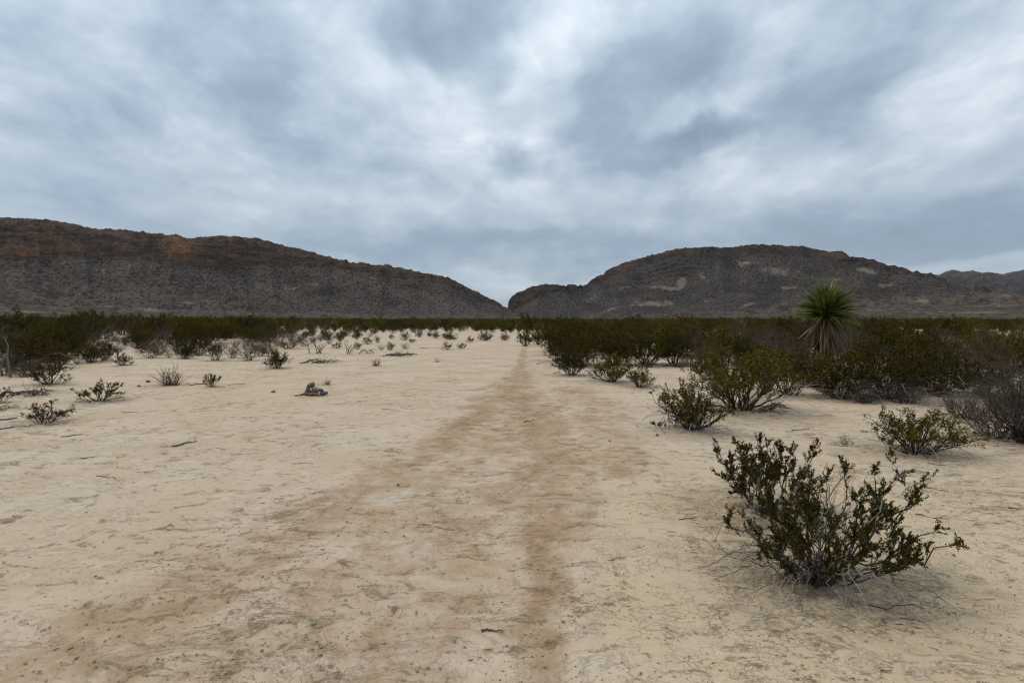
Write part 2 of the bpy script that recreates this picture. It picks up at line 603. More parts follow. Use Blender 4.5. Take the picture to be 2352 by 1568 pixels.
    t.l.new(bp.outputs[0], bs.inputs['Normal'])
    return m


M_SOIL = ground_material()


def build_ground():
    ys = np.concatenate([np.array([6000, 3600, 2600, 2100, 1900]), np.arange(1780, 900, -3.2), np.arange(900, 760, -1.6),
                         np.arange(760, 735.6, -0.8)])
    az = np.concatenate([np.linspace(-math.pi, rad(-58), 36)[:-1], np.linspace(rad(-58), rad(58), 760),
                         np.linspace(rad(58), math.pi, 36)[1:-1]])
    A, R = ground_grid(ys, az, extra_r=[1200, 1600, 2200, 3200, 5000, 9000, 14000])
    X, Y = R * np.sin(A), R * np.cos(A)
    pf = path_field(X, Y) * (np.cos(A) > 0.2)
    Z = gz(X, Y)
    fade = 1 - sstep(R, 12, 30)
    Z = Z - 0.012 * sstep(pf, .2, .9) * fade
    Z = Z + (0.006 * fbm(X * 3.1, Y * 3.1, 4, 51)) * fade
    # small hummocks gathered round the plants
    lit = np.zeros_like(X)
    for lx, ly, lr, amt in LITTER:
        dd = np.hypot(X - lx, Y - ly) / lr
        k = dd < 1.6
        lit[k] = np.maximum(lit[k], amt * (1 - sstep(dd[k], .35, 1.5)))
    u, v = project(X, Y, Z)
    crack = sstep(u - 0.18 * (v - 900), 1180, 1420) * sstep(v, 930, 1180) + 0.45 * sstep(v, 1350, 1650) + 0.12
    crack = np.clip(crack * (1 - 0.6 * pf), 0, 1) * (R < 30)
    nr, nc = A.shape
    V = np.stack([X, Y, Z], -1).reshape(-1, 3)
    F = grid_faces(nr, nc, wrap=True)[:, ::-1]
    # close the hole below the camera
    V = np.concatenate([V, [[0, 0, float(Z[0].mean())]]])
    ctr = len(V) - 1
    j = np.arange(nc)
    fan = np.stack([j, (j + 1) % nc, np.full(nc, ctr), np.full(nc, ctr)], -1)
    at = {'trodden': np.append(pf.ravel(), 0), 'cracked': np.append(crack.ravel(), 0), 'litter': np.append(lit.ravel(), 0)}
    me = mesh_np('ground', V, F, [M_SOIL], smooth=True, attrs=at)
    obj('ground', me, label='pale cracked desert soil reaching to the mountains', cat='ground', kind='structure')
    fm = mesh_np('ground_centre', np.concatenate([V[:nc], V[-1:]]), np.array([[a, b, nc, nc] for a, b in zip(j, (j + 1) % nc)])[:, :3],
                 [M_SOIL], smooth=True, attrs={'trodden': np.zeros(nc + 1), 'cracked': np.zeros(nc + 1), 'litter': np.zeros(nc + 1)})
    bm_join = bpy.data.objects['ground']
    import bmesh
    bm = bmesh.new()
    bm.from_mesh(bm_join.data)
    bm.from_mesh(fm)
    bm.to_mesh(bm_join.data)
    bm.free()
    bpy.data.meshes.remove(fm)
    # the trodden path: a skin that rises out of the soil where feet have packed it
    c0 = np.searchsorted(az, rad(-50))
    c1 = np.searchsorted(az, rad(50))
    sub = (slice(5, np.searchsorted(-ys, -768)), slice(c0, c1))
    Xp, Yp, Zp, pp = X[sub], Y[sub], Z[sub], pf[sub]
    Zs = Zp + np.clip((pp - 0.60) * 0.09, -0.012, 0.004)
    nr2, nc2 = Xp.shape
    F2 = grid_faces(nr2, nc2)[:, ::-1]
    keep = pp.ravel()[F2].max(1) > 0.575
    F2 = F2[keep]
    used = np.unique(F2)
    remap = np.full(nr2 * nc2, -1)
    remap[used] = np.arange(len(used))
    V2 = np.stack([Xp, Yp, Zs], -1).reshape(-1, 3)[used]
    at2 = {'trodden': pp.ravel()[used], 'cracked': crack[sub].ravel()[used], 'litter': lit[sub].ravel()[used]}
    me2 = mesh_np('path', V2, remap[F2], [M_SOIL], smooth=True, attrs=at2)
    obj('path', me2, label='trodden brown footpath winding away through the pale soil', cat='path', kind='structure')


# ------------------------------------------------------------------ mountains
def mountain_material(name, talus_a, talus_b, cliff_a, cliff_b, speck=1.0, scale=1.0):
    m, t, bs = new_mat(name)
    tc = t.node('ShaderNodeTexCoord')
    P = t.vmath('SCALE', tc.outputs['Object'], None, scale)
    cl = t.node('ShaderNodeAttribute', attribute_name='cliff').outputs['Fac']
    pa = t.node('ShaderNodeAttribute', attribute_name='pale').outputs['Fac']
    ora = t.node('ShaderNodeAttribute', attribute_name='rust').outputs['Fac']
    n1 = t.noise(P, 0.012, 5.0, 0.6)
    n2 = t.noise(P, 0.05, 6.0, 0.65)
    Pb = t.vmath('MULTIPLY', P, (1.0, 0.42, 0.85))
    n3 = t.noise(Pb, 0.20, 4.0, 0.68)
    c = t.mix(t.smooth(n1, .30, .70), tuple(.88 * q for q in talus_a), tuple(1.08 * q for q in talus_b))
    c = t.mix(t.math('MULTIPLY', t.smooth(n2, .46, .66), .55), c, tuple(1.35 * q for q in talus_b))
    # strata in the cliffs
    Pz = t.vmath('MULTIPLY', P, (0.25, 0.25, 1.8))
    ns = t.noise(Pz, 0.06, 6.0, 0.65, 0.6)
    Pv = t.vmath('MULTIPLY', P, (1.0, 1.0, 0.22))
    nv = t.noise(Pv, 0.06, 5.0, 0.62)
    cc = t.mix(t.smooth(ns, .36, .64), cliff_a, cliff_b)
    cl = t.smooth(t.math('ADD', cl, t.math('ADD', t.math('MULTIPLY', t.math('SUBTRACT', n2, .5), 1.3), t.math('MULTIPLY', t.math('SUBTRACT', n1, .5), .9))), .25, 1.0)
    cc = t.mix(t.math('MULTIPLY', t.smooth(nv, .52, .70), .6), cc, tuple(.42 * q for q in cliff_a))
    c = t.mix(cl, c, cc)
    of = t.math('MULTIPLY', ora, t.smooth(t.math('ADD', ns, t.math('MULTIPLY', nv, .6)), .58, .88))
    c = t.mix(t.math('MULTIPLY', of, .72), c, (.250, .130, .070))
    pf = t.smooth(t.math('ADD', t.math('ADD', pa, t.math('MULTIPLY', t.math('SUBTRACT', n2, .5), 1.9)), t.math('MULTIPLY', t.math('SUBTRACT', n1, .5), 1.2)), .30, .80)
    pf = t.math('MULTIPLY', pf, t.smooth(pa, .02, .2))
    c = t.mix(t.math('MULTIPLY', pf, .85), c, (.240, .188, .142))
    # shrubs and boulders, too far to tell apart
    sp = t.smooth(t.math('ADD', n3, t.math('MULTIPLY', t.math('SUBTRACT', n2, .5), .25)), .485, .56)
    sp = t.math('MULTIPLY', sp, t.math('MULTIPLY_ADD', cl, -.55, 1.0))
    sp = t.math('MULTIPLY', sp, t.math('MULTIPLY_ADD', pf, -.45, 1.0))
    c = t.mix(t.math('MULTIPLY', sp, .8 * speck if speck < 1.1 else .85), c, (.022, .019, .012))
    n4 = t.noise(t.vmath('ADD', Pb, (57.0, 31.0, 7.0)), 0.23, 4.0, 0.66)
    c = t.mix(t.math('MULTIPLY', t.smooth(n4, .58, .66), .6 * speck), c, (.170, .138, .118))
    t.l.new(c, bs.inputs['Base Color'])
    bs.inputs['Roughness'].default_value = 0.95
    bs.inputs['Specular IOR Level'].default_value = 0.05
    h = t.math('MULTIPLY_ADD', n3, .35, n2)
    h = t.math('MULTIPLY_ADD', t.math('MULTIPLY', ns, cl), 1.2, h)
    h = t.math('MULTIPLY_ADD', t.math('MULTIPLY', nv, cl), 1.2, h)
    bp = t.node('ShaderNodeBump', {'Height': h, 'Strength': 0.55, 'Distance': 9.0 / scale})
    t.l.new(bp.outputs[0], bs.inputs['Normal'])
    return m


def interp(xs, pts):
    p = np.array(pts, float)
    return np.interp(xs, p[:, 0], p[:, 1])


def blob(u, v, x, y, hw, hh, tilt=0.0):
    c, s = math.cos(rad(tilt)), math.sin(rad(tilt))
    du, dv = u - x, v - y
    a = (du * c + dv * s) / hw
    b = (-du * s + dv * c) / hh
    return np.clip(1 - sstep(np.hypot(a, b), 0.0, 1.35), 0, 1)


def mountain(name, label, sky, mat, Rb, Rr, xs, rows, cliff_line=None, seed=1, rough=1.0, gully=1.0, pale=(), rust=(),
             foot=1.6, edge=3.0, back=900.0, cliff_gain=.75, cat='mountain', ledge=0.0, cliff_amt=1.0, wander=.04):
    """sky: traced skyline; Rb/Rr: distance of foot and crest along x; the slope is real ground between them"""
    U = np.asarray(xs, float)
    ysk = interp(U, sky)
    az = np.empty_like(U)
    sl = np.empty_like(U)
    for i, (x, y) in enumerate(zip(U, ysk)):
        d = ray(x, y)
        az[i] = math.atan2(d[0], d[1])
        sl[i] = d[2] / math.hypot(d[0], d[1])
    rb, rr = interp(U, Rb), interp(U, Rr)
    if cliff_line is not None:
        cy = interp(U, cliff_line)
        cf = np.clip((733 - cy) / np.maximum(733 - ysk, 1), .05, .99)
    else:
        cf = np.full_like(U, .80)
    n_t, n_c, n_k, n_b = rows
    t1 = np.concatenate([np.linspace(0, .70, n_t, endpoint=False), np.linspace(.70, .78, n_c, endpoint=False),
                         np.linspace(.78, 1.0, n_k)])
    T = t1[:, None] * np.ones_like(U)[None]
    # wander of the cliff foot in depth
    wand = wander * fbm(U[None] * .014 + 0 * T, seed + T * 1.6, 3, seed + 3, .40)
    Tw = np.clip(T + wand * np.sin(np.pi * T), 0, 1)
    R = rb[None] + (rr - rb)[None] * T
    AZ = np.tile(az, (len(t1), 1))
    tau = np.clip(Tw / .70, 0, 1)
    f1 = cf[None] * (0.22 * tau + 0.78 * tau ** foot)
    tc_ = np.clip((Tw - .70) / .08, 0, 1)
    f2 = (1 - cf)[None] * cliff_gain * tc_
    tk = np.clip((Tw - .78) / .22, 0, 1)
    f3 = (1 - cf)[None] * (1 - cliff_gain) * np.sin(tk * np.pi / 2)
    f = f1 + f2 + f3
    H = sl[None] * f * R
    X, Y = R * np.sin(AZ), R * np.cos(AZ)
    # gullies and spurs running down the slope
    arc = AZ * rr.mean()
    env = np.sin(np.pi * np.clip(T, 0, 1)) ** .7 * (1 - sstep(T, .82, 1.0))
    hmax = np.maximum(sl * rr, 4.0)[None]
    gl = ridged(arc / 240 + .7 * fbm(arc / 260, R / 150, 3, seed + 5), R / 330, 2, seed + 7)
    H = H - gully * 0.034 * hmax * env * gl
    H = H + rough * 0.013 * hmax * env * fbm(X / 80, Y / 80, 4, seed + 11, .45)
    # broken crest and crags
    cl = sstep(Tw, .685, .715) * (1 - sstep(Tw, .90, 1.0)) * (cf < .97)[None]
    crag0 = fbm(arc / 70, R / 90, 3, seed + 15)
    crag = fbm(arc / 24, R / 24, 4, seed + 17, .48)
    H = H + rough * cl * 5.0 * (ridged(arc / 75 + .6 * crag0, R / 45, 3, seed + 19) - .6) * (1 - sstep(T, .90, .99))
    H = H + rough * (.9 + 4.2 * cl) * crag * sstep(T, .05, .3) * (1 - sstep(T, .90, 1.0) * .93)
    jag = np.sqrt(np.abs(fbm(U * .085, U * 0 + 3.3, 4, seed + 23, .5)) + .01) * edge - edge * .55
    H = H + jag[None] * sstep(T, .88, 1.0)
    if ledge:
        q = f * ledge + .55 * fbm(U[None] * .010 + 0 * T, T * 3, 3, seed + 29)
        qf = q - np.floor(q)
        mk = sstep(fbm(arc / 300, f * 3.5, 3, seed + 37), -.25, .35) * (.04 + .96 * sstep(f, .50, .75))
        H = H + hmax / ledge * (sstep(qf, .12, .62) - qf) * .95 * env * mk
    # rounded bosses of bare rock in the cliffs
    H = H + cl * rough * 19 * (np.abs(fbm(arc / 60, R / 42, 3, seed + 41, .45)) - .25) * (1 - sstep(T, .76, .90))
    H = H * sstep(T, 0, .04) - 1.5 * (1 - sstep(T, 0, .05))
    # far side
    tb = np.linspace(0, 1, n_b + 1)[1:]
    Rbk = rr[None] + back * tb[:, None]
    Hbk = H[-1][None] * (1 - tb[:, None] ** 1.3) - 6 * tb[:, None]
    Xb, Yb = Rbk * np.sin(az)[None], Rbk * np.cos(az)[None]
    X, Y, Z = np.vstack([X, Xb]), np.vstack([Y, Yb]), np.vstack([H, Hbk])
    cla = np.vstack([np.clip(sstep(Tw, .68, .71) * (cf < .97)[None] * cliff_amt, 0, 1), np.zeros_like(Xb)])
    u, v = project(X, Y, Z)
    pa = np.zeros_like(X)
    for b in pale:
        pa = np.maximum(pa, b[0] * blob(u, v, *b[1:]))
    ru = np.zeros_like(X)
    for b in rust:
        ru = np.maximum(ru, b[0] * blob(u, v, *b[1:]))
    nr, nc = X.shape
    V = np.stack([X, Y, Z], -1).reshape(-1, 3)
    me = mesh_np(name, V, grid_faces(nr, nc)[:, ::-1], [mat], smooth=True,
                 attrs={'cliff': cla.ravel(), 'pale': pa.ravel(), 'rust': ru.ravel()})
    return obj(name, me, label=label, cat=cat, kind='structure')


M_RIDGE = mountain_material('ridge_rock', (.065, .051, .045), (.104, .083, .072), (.066, .046, .037), (.128, .088, .066))
M_DOME = mountain_material('dome_rock', (.052, .043, .040), (.083, .069, .063), (.048, .037, .033), (.082, .062, .052))
M_FOOT = mountain_material('fan_gravel', (.070, .056, .042), (.110, .088, .066), (.1, .08, .07), (.13, .1, .08), speck=1.25)
M_FAR = mountain_material('far_rock', (.046, .046, .050), (.066, .063, .062), (.08, .07, .07), (.11, .09, .08), speck=.6, scale=.4)

SKY_RIDGE = [(-700, 470), (-400, 488), (-150, 492), (0, 497), (64, 500), (128, 506), (173, 513), (192, 519), (230, 525), (288, 525.5), (320, 531),
             (377, 538), (403, 538), (429, 546), (448, 547), (461, 543), (512, 540), (557, 543), (595, 547), (621, 555),
             (665, 566), (704, 576), (754, 590), (799, 603), (838, 606), (895, 613), (940, 620.5), (979, 629), (1030, 637.5),
             (1049, 649), (1075, 661), (1107, 676), (1126, 687), (1145, 699), (1158, 708.5), (1180, 717), (1230, 729), (1260, 733)]
SKY_DOME = [(1140, 734), (1158, 716), (1166, 706), (1168, 690), (1177, 677.5), (1199.5, 667), (1222, 656.6), (1260, 652), (1279, 652),
            (1299, 658), (1305, 653.5), (1314.6, 652), (1330.6, 659.8), (1350, 652), (1362.6, 639), (1372, 633), (1382, 635),
            (1394.6, 620), (1411, 612), (1451, 596.7), (1491, 587.5), (1523, 579.5), (1551, 571), (1587, 568.6), (1635, 566),
            (1667, 569.5), (1715, 562.6), (1755, 561.5), (1811, 565.5), (1843, 564), (1863, 569.5), (1907, 577.5), (1935, 576),
            (1955, 591.4), (1975, 589.4), (2003, 595.5), (2035, 608.7), (2083, 616.6), (2099, 625.6), (2131, 628), (2163, 639.4),
            (2195, 652), (2250, 664), (2352, 684), (2600, 715), (2800, 733)]
SKY_FAR = [(2060, 650), (2120, 634), (2143, 630), (2158, 631), (2171, 623.5), (2189, 618.7), (2211, 623.5), (2235, 620.6), (2255, 626), (2271, 624),
           (2303, 630), (2323, 625.4), (2352, 618.7), (2450, 606), (2600, 612), (2900, 640), (3100, 660)]


def build_mountains():
    mountain('cliff_ridge', 'long dark ridge with a rust-streaked cliff band along its crest', SKY_RIDGE, M_RIDGE,
             [(-700, 1220), (500, 1230), (1100, 1420), (1260, 1500)], [(-700, 1750), (400, 1700), (1100, 1800), (1260, 1800)],
             np.concatenate([np.arange(-700, -60, 5), np.arange(-60, 1262, 1.15)]), (120, 60, 44, 10),
             cliff_line=[(-700, 580), (0, 588), (150, 584), (250, 586), (330, 590), (400, 598), (470, 609), (540, 612), (620, 606),
                         (700, 606), (760, 612), (900, 630), (1030, 652), (1100, 684), (1158, 712), (1260, 733)],
             seed=5, ledge=19, wander=.065, rust=[(1.5, 415, 566, 44, 34, 10), (1.2, 40, 576, 70, 18, 0), (.5, 150, 560, 50, 20, 0), (.5, 190, 575, 30, 14, 0), (.45, 90, 535, 70, 18, 12), (.5, 530, 570, 40, 20, 0), (.4, 290, 560, 40, 16, 0)],
             pale=[(.9, 255, 706, 36, 7, 0), (1, 345, 713, 34, 6, 4), (.7, 668, 664, 22, 9, 10), (.55, 238, 640, 4, 45, 0), (.5, 297, 610, 5, 18, -15),
                   (.5, 105, 660, 12, 26, -30), (.5, 120, 612, 6, 30, 20), (.45, 590, 650, 6, 30, -15), (.5, 720, 655, 26, 12, 0), (.5, 570, 702, 22, 4, 0), (.5, 15, 690, 22, 6, 0), (.35, 845, 635, 40, 8, 15), (.5, 450, 695, 50, 8, 0)],
             edge=3.4)
    mountain('domed_mountain', 'broad dark domed mountain with pale eroded patches beyond the yucca', SKY_DOME, M_DOME,
             [(1140, 1640), (1300, 1600), (1500, 1720), (2300, 1750), (2800, 1600)], [(1140, 1900), (1300, 1950), (1380, 2150), (1700, 2400), (2300, 2300), (2800, 2100)],
             np.concatenate([np.arange(1140, 2420, 1.15), np.arange(2420, 2801, 6)]), (130, 56, 44, 10),
             cliff_line=[(1140, 733), (1166, 722), (1200, 700), (1260, 672), (1330, 668), (1390, 640), (1480, 604), (1560, 586), (1700, 578), (1800, 580), (1900, 592), (1960, 606), (2050, 622), (2150, 640), (2300, 680), (2800, 733)],
             seed=31, gully=.5, cliff_gain=.5, cliff_amt=.8, ledge=15,
             pale=[(.95, 1498, 698, 60, 11, -3), (.9, 1565, 650, 16, 28, 25), (.8, 1530, 661, 50, 7, 5), (.6, 1610, 636, 26, 16, 30), (.8, 1815, 661, 30, 6, 0),
                   (.9, 1700, 607, 5, 14, -40), (.9, 1712, 604, 18, 6, 0), (.65, 1790, 624, 60, 14, 5), (.85, 1990, 622, 36, 8, 18), (.8, 2030, 655, 34, 10, 0), (.8, 1720, 700, 26, 9, -15),
                   (.6, 1400, 712, 40, 5, -18), (.5, 1440, 660, 60, 10, -10), (.5, 1640, 690, 60, 6, 0), (.45, 1900, 640, 60, 8, 8), (.4, 1350, 690, 40, 16, -25), (.6, 1650, 614, 10, 12, -40)],
             rust=[(.6, 1910, 585, 50, 10, 10), (.5, 1440, 612, 50, 12, -25), (.45, 1210, 690, 30, 16, -20), (.4, 1570, 580, 60, 8, 0)],
             edge=3.2)
    mountain('far_mountains', 'distant blue-grey peaks beyond the right shoulder of the domed mountain', SKY_FAR, M_FAR,
             [(2060, 5200), (3100, 5200)], [(2060, 7200), (3100, 7200)], np.arange(2060, 3100, 2.5), (50, 24, 24, 6),
             seed=47, gully=1.8, rough=1.4, edge=6.0, back=2500, foot=1.3)
    mountain('foothills', 'low pale gravel fan speckled with scrub below the domed mountain',
             [(1330, 734), (1420, 729), (1600, 722), (1750, 716), (1900, 704), (2000, 694), (2090, 685), (2160, 686), (2230, 683), (2300, 673), (2352, 676), (2600, 680), (2900, 720)], M_FOOT,
             [(1330, 520), (2900, 520)], [(1330, 1250), (2000, 1150), (2900, 1100)], np.arange(1330, 2900, 2.2), (70, 20, 24, 8),
             seed=61, gully=.8, rough=.8, edge=1.2, back=500, foot=1.15, cat='hill',
             pale=[(.7, 2290, 678, 60, 7, 4), (.7, 2120, 690, 50, 6, 0), (.5, 2280, 700, 100, 7, 0), (.5, 2200, 716, 150, 6, 0), (.4, 2000, 712, 100, 6, 0)])
    mountain('gravel_fan', 'low olive gravel slope at the foot of the cliff ridge',
             [(-700, 700), (-200, 702), (0, 706), (60, 700), (110, 704), (200, 712), (300, 708), (345, 706), (390, 714), (500, 718), (700, 722), (900, 726), (1100, 730), (1200, 733)], M_FOOT,
             [(-700, 480), (1200, 600)], [(-700, 960), (1200, 1200)], np.arange(-700, 1200, 2.6), (60, 16, 20, 8),
             seed=71, gully=.6, rough=.6, edge=.9, back=420, foot=1.15, cat='hill',
             pale=[(1, 345, 712, 40, 5, 3), (.7, 255, 712, 40, 5, 0), (.6, 60, 716, 80, 4, 0)])


# ------------------------------------------------------------------ plant skeletons
def bez(p0, p1, p2, n):
    t = np.linspace(0, 1, n)[None, :, None]
    return (1 - t) ** 2 * p0[:, None] + 2 * t * (1 - t) * p1[:, None] + t ** 2 * p2[:, None]


def children_of(P, R, rng, per, tmin, length, up, spread, n, decay=.4, rscale=.6):
    """side shoots on polylines P (a, m, 3)"""
    a, m, _ = P.shape
    tt = rng.uniform(tmin, 1.0, (a, per))
    idx = tt * (m - 1)
    i0 = np.minimum(idx.astype(int), m - 2)
    fr = (idx - i0)[..., None]
    ai = np.arange(a)[:, None]
    base = P[ai, i0] * (1 - fr) + P[ai, i0 + 1] * fr
    tan = unit(P[ai, i0 + 1] - P[ai, i0])
    rad_ = R[ai, i0] * (1 - fr[..., 0]) + R[ai, i0 + 1] * fr[..., 0]
    dirn = unit(tan + spread * unit(rng.normal(size=tan.shape)) + np.array([0, 0, up]))
    L = (length * rng.uniform(.55, 1.25, tt.shape) * (1 - decay * tt))[..., None]
    base = base.reshape(-1, 3)
    dirn = dirn.reshape(-1, 3)
    L = L.reshape(-1, 1)
    bend = unit(rng.normal(size=dirn.shape)) * .28 + np.array([0, 0, up * .5])
    tip = base + unit(dirn + bend) * L
    mid = base + dirn * L * .5
    Pc = bez(base, mid, tip, n)
    Pc[:, 1:-1] += rng.normal(size=Pc[:, 1:-1].shape) * L[:, None] * .035
    Rc = np.clip(rad_.reshape(-1, 1) * rscale, .0009, None) * np.linspace(1, .35, n)[None]
    return Pc, Rc


def along(P, rng, per, tmin):
    a, m, _ = P.shape
    tt = rng.uniform(tmin, 1.0, (a, per))
    idx = tt * (m - 1)
    i0 = np.minimum(idx.astype(int), m - 2)
    fr = (idx - i0)[..., None]
    ai = np.arange(a)[:, None]
    pos = P[ai, i0] * (1 - fr) + P[ai, i0 + 1] * fr
    tan = unit(P[ai, i0 + 1] - P[ai, i0])
    return pos.reshape(-1, 3), tan.reshape(-1, 3)


def put_leaves(g, rng, pos, tan, size, m=0, spread=.9, off=.35, up=.25):
    n = len(pos)
    A = unit(tan + spread * unit(rng.normal(size=(n, 3))) + np.array([0, 0, up]))
    L = size * rng.uniform(.6, 1.35, n)
    pos = pos + rng.normal(size=(n, 3)) * size * off
    k = pos[:, 2] > 0.012
    g.leaves(pos[k], A[k], L[k], L[k] * .58, rng, m)


def stems_to(rng, tips, base_r, n=8, r0=.009, belly=.5, wob=.03):
    a = len(tips)
    ph = np.arctan2(tips[:, 1], tips[:, 0])
    b = np.stack([np.cos(ph), np.sin(ph), np.zeros(a)], -1) * base_r * rng.uniform(.2, 1, (a, 1))
    b[:, 2] = -.03
    mid = b + (tips - b) * np.array([belly, belly, .5]) * rng.uniform(.85, 1.15, (a, 1))
    P = bez(b, mid, tips, n)
    L = np.linalg.norm(tips, axis=1)
    P[:, 1:-1] += rng.normal(size=P[:, 1:-1].shape) * wob * L[:, None, None]
    R = (r0 * rng.uniform(.7, 1.25, (a, 1))) * np.linspace(1, .30, n)[None]
    return P, R


def dome_tips(rng, n, H, W, flat=.45, low=.2):
    ph = np.arange(n) * 2.39996 + rng.uniform(0, .6, n)
    rho = np.sqrt((np.arange(n) + .5) / n) * rng.uniform(.82, 1.12, n)
    z = H * (1 - flat * rho ** 2.2) * rng.uniform(.78, 1.04, n)
    z = np.maximum(z, H * low)
    return np.stack([np.cos(ph) * rho * W / 2, np.sin(ph) * rho * W / 2, z], -1)


def creosote(seed, H=1.3, W=1.5, nst=18, sub=6, tw=4, leaf=.024, per_twig=7, per_sub=6, bare=.28, mat=None, bark=None,
             flat=.45, dead=0, lowest=.2, r0=.010, sides=4, gappy=.0):
    """returns (stem mesh, foliage mesh, dead twig mesh or None, H, W)"""
    rng = np.random.default_rng(seed)
    tips = dome_tips(rng, nst, H * .9, W * .86, flat, lowest)
    tips[::3, 2] *= rng.uniform(.45, .9, len(tips[::3]))
    P, R = stems_to(rng, tips, .06 * W, 8, r0 * H, .42, .025)
    g = Geo()
    g.tubes(P, R, sides)
    S, RS = children_of(P, R, rng, sub, bare, .34 * H, .30, .75, 6)
    g.tubes(S, RS, 3)
    lg = Geo()
    T, RT = children_of(S, RS, rng, tw, .25, .13 * H, .25, .9, 4)
    keep = rng.random(len(T)) > gappy
    T, RT = T[keep], RT[keep]
    g.tubes(T, RT, 3)
    pos, tan = along(T, rng, per_twig, .15)
    put_leaves(lg, rng, pos, tan, leaf)
    pos, tan = along(S, rng, per_sub, .45)
    put_leaves(lg, rng, pos, tan, leaf)
    dm = None
    if dead:
        d = Geo()
        ph = rng.uniform(0, 2 * np.pi, dead)
        rho = rng.uniform(.35, .62, dead) * W
        tp = np.stack([np.cos(ph) * rho, np.sin(ph) * rho, rng.uniform(.0, .35, dead) * H], -1)
        b = tp * .05
        b[:, 2] = 0
        mid = tp * .55
        mid[:, 2] = rng.uniform(.15, .6, dead) * H
        Pd = bez(b, mid, tp, 8)
        Pd[:, 1:-1] += rng.normal(size=Pd[:, 1:-1].shape) * .022 * W
        Rd = r0 * .6 * H * rng.uniform(.6, 1.2, (dead, 1)) * np.linspace(1, .3, 8)[None]
        d.tubes(Pd, Rd, 3)
        Sd, RSd = children_of(Pd, Rd, rng, 4, .3, .24 * H, -.05, .8, 5)
        Sd[..., 2] = np.maximum(Sd[..., 2], .004)
        d.tubes(Sd, RSd, 3)
        dm = d.build('dead_twigs', [M_DEAD])
    return (g.build('stems', [bark or M_BARK]), lg.build('foliage', [mat or M_LEAF]), dm, H, W)


def dry_shrub(seed, H=1.0, W=1.2, nst=16, sub=7, tw=5, mat=None, leaf=0, r0=.009, flat=.4, leafmat=None, droop=.1):
    rng = np.random.default_rng(seed)
    tips = dome_tips(rng, nst, H * .92, W * .9, flat, .15)
    P, R = stems_to(rng, tips, .07 * W, 8, r0 * H, .5, .045)
    g = Geo()
    g.tubes(P, R, 4)
    S, RS = children_of(P, R, rng, sub, .2, .36 * H, .12, .85, 6)
    S[..., 2] = np.maximum(S[..., 2], .005)
    g.tubes(S, RS, 3)
    T, RT = children_of(S, RS, rng, tw, .2, .17 * H, .08, .95, 4)
    T[..., 2] = np.maximum(T[..., 2], .005)
    g.tubes(T, RT, 3)
    lm = None
    if leaf:
        lg = Geo()
        pos, tan = along(T, rng, 4, .3)
        put_leaves(lg, rng, pos, tan, leaf)
        lm = lg.build('foliage', [leafmat or M_LEAF_BROWN])
    return (g.build('stems', [mat or M_DRY]), lm, None, H, W)


def stem_clump(seed, H=.5, W=.7, nst=46, leaf=.02):
    rng = np.random.default_rng(seed)
    tips = dome_tips(rng, nst, H, W, .62, .12)
    tips *= rng.uniform(.55, 1.05, (nst, 1))
    P, R = stems_to(rng, tips, .13 * W, 7, .011 * H, .36, .02)
    g = Geo()
    g.tubes(P, R, 4)
    S, RS = children_of(P, R, rng, 1, .4, .25 * H, .2, .6, 5)
    g.tubes(S, RS, 3)
    lg = Geo()
    pos, tan = along(P[: nst // 2], rng, 12, .15)
    k = pos[:, 2] < H * .55
    put_leaves(lg, rng, pos[k], tan[k], leaf)
    return (g.build('stems', [M_STICK]), lg.build('foliage', [M_LEAF_BROWN]), None, H, W)


PROTO = {}


def protos():
    PROTO['creosote'] = [creosote(100 + i, H=1.35, W=1.5 + .12 * (i % 3), nst=21 + i % 4, sub=7, tw=5, leaf=.032, per_twig=10, per_sub=9,
                                  bare=.24 + .03 * (i % 3), dead=5 if i % 2 else 0, flat=.62 + .08 * (i % 3), lowest=.12) for i in range(5)]
    PROTO['olive'] = [creosote(130 + i, H=1.25, W=1.6, nst=22, sub=7, tw=5, leaf=.030, per_twig=10, per_sub=9, bare=.22, mat=M_LEAF_OLIVE,
                               dead=9, flat=.68, lowest=.12) for i in range(4)]
    PROTO['sparse'] = [creosote(160 + i, H=.5, W=.85, nst=15 + i, sub=5, tw=4, leaf=.022, per_twig=7, per_sub=6, bare=.40, mat=M_LEAF_OLIVE,
                                bark=M_STICK, dead=4, flat=.62, r0=.019, gappy=.15) for i in range(5)]
    PROTO['dry'] = [dry_shrub(190 + i, nst=15 + i, sub=7, tw=5) for i in range(4)]
    PROTO['brush'] = [dry_shrub(220 + i, H=1.3, W=1.5, nst=18, sub=7, tw=5, mat=M_TWIG_BROWN, leaf=.022) for i in range(3)]
    PROTO['clump'] = [stem_clump(250 + i) for i in range(2)]


NAMES = {'creosote': ('creosote_bush', 'bush'), 'olive': ('creosote_bush', 'bush'), 'sparse': ('creosote_bush', 'bush'),
         'dry': ('dry_shrub', 'dry shrub'), 'brush': ('brown_shrub', 'brown shrub'), 'clump': ('stem_clump', 'desert plant')}


def put_plant(kind, loc, w, h, label, group=None, proto=None, rot=None, rng=random):
    pr = proto if proto is not None else rng.choice(PROTO[kind])
    sm, lm, dm, H, W = pr
    nm, cat = NAMES[kind]
    root = obj(nm, None, loc=loc, label=label, cat=cat, group=group)
    root.rotation_euler = (rng.uniform(-.05, .05), rng.uniform(-.05, .05), rng.uniform(0, 6.283) if rot is None else rot)
    root.scale = (w / W, w / W, h / H)
    obj('stems', sm, root)
    if lm:
        f = obj('foliage', lm, root)
        f['kind'] = 'stuff'
    if dm:
        obj('dead_twigs', dm, root)
    return root


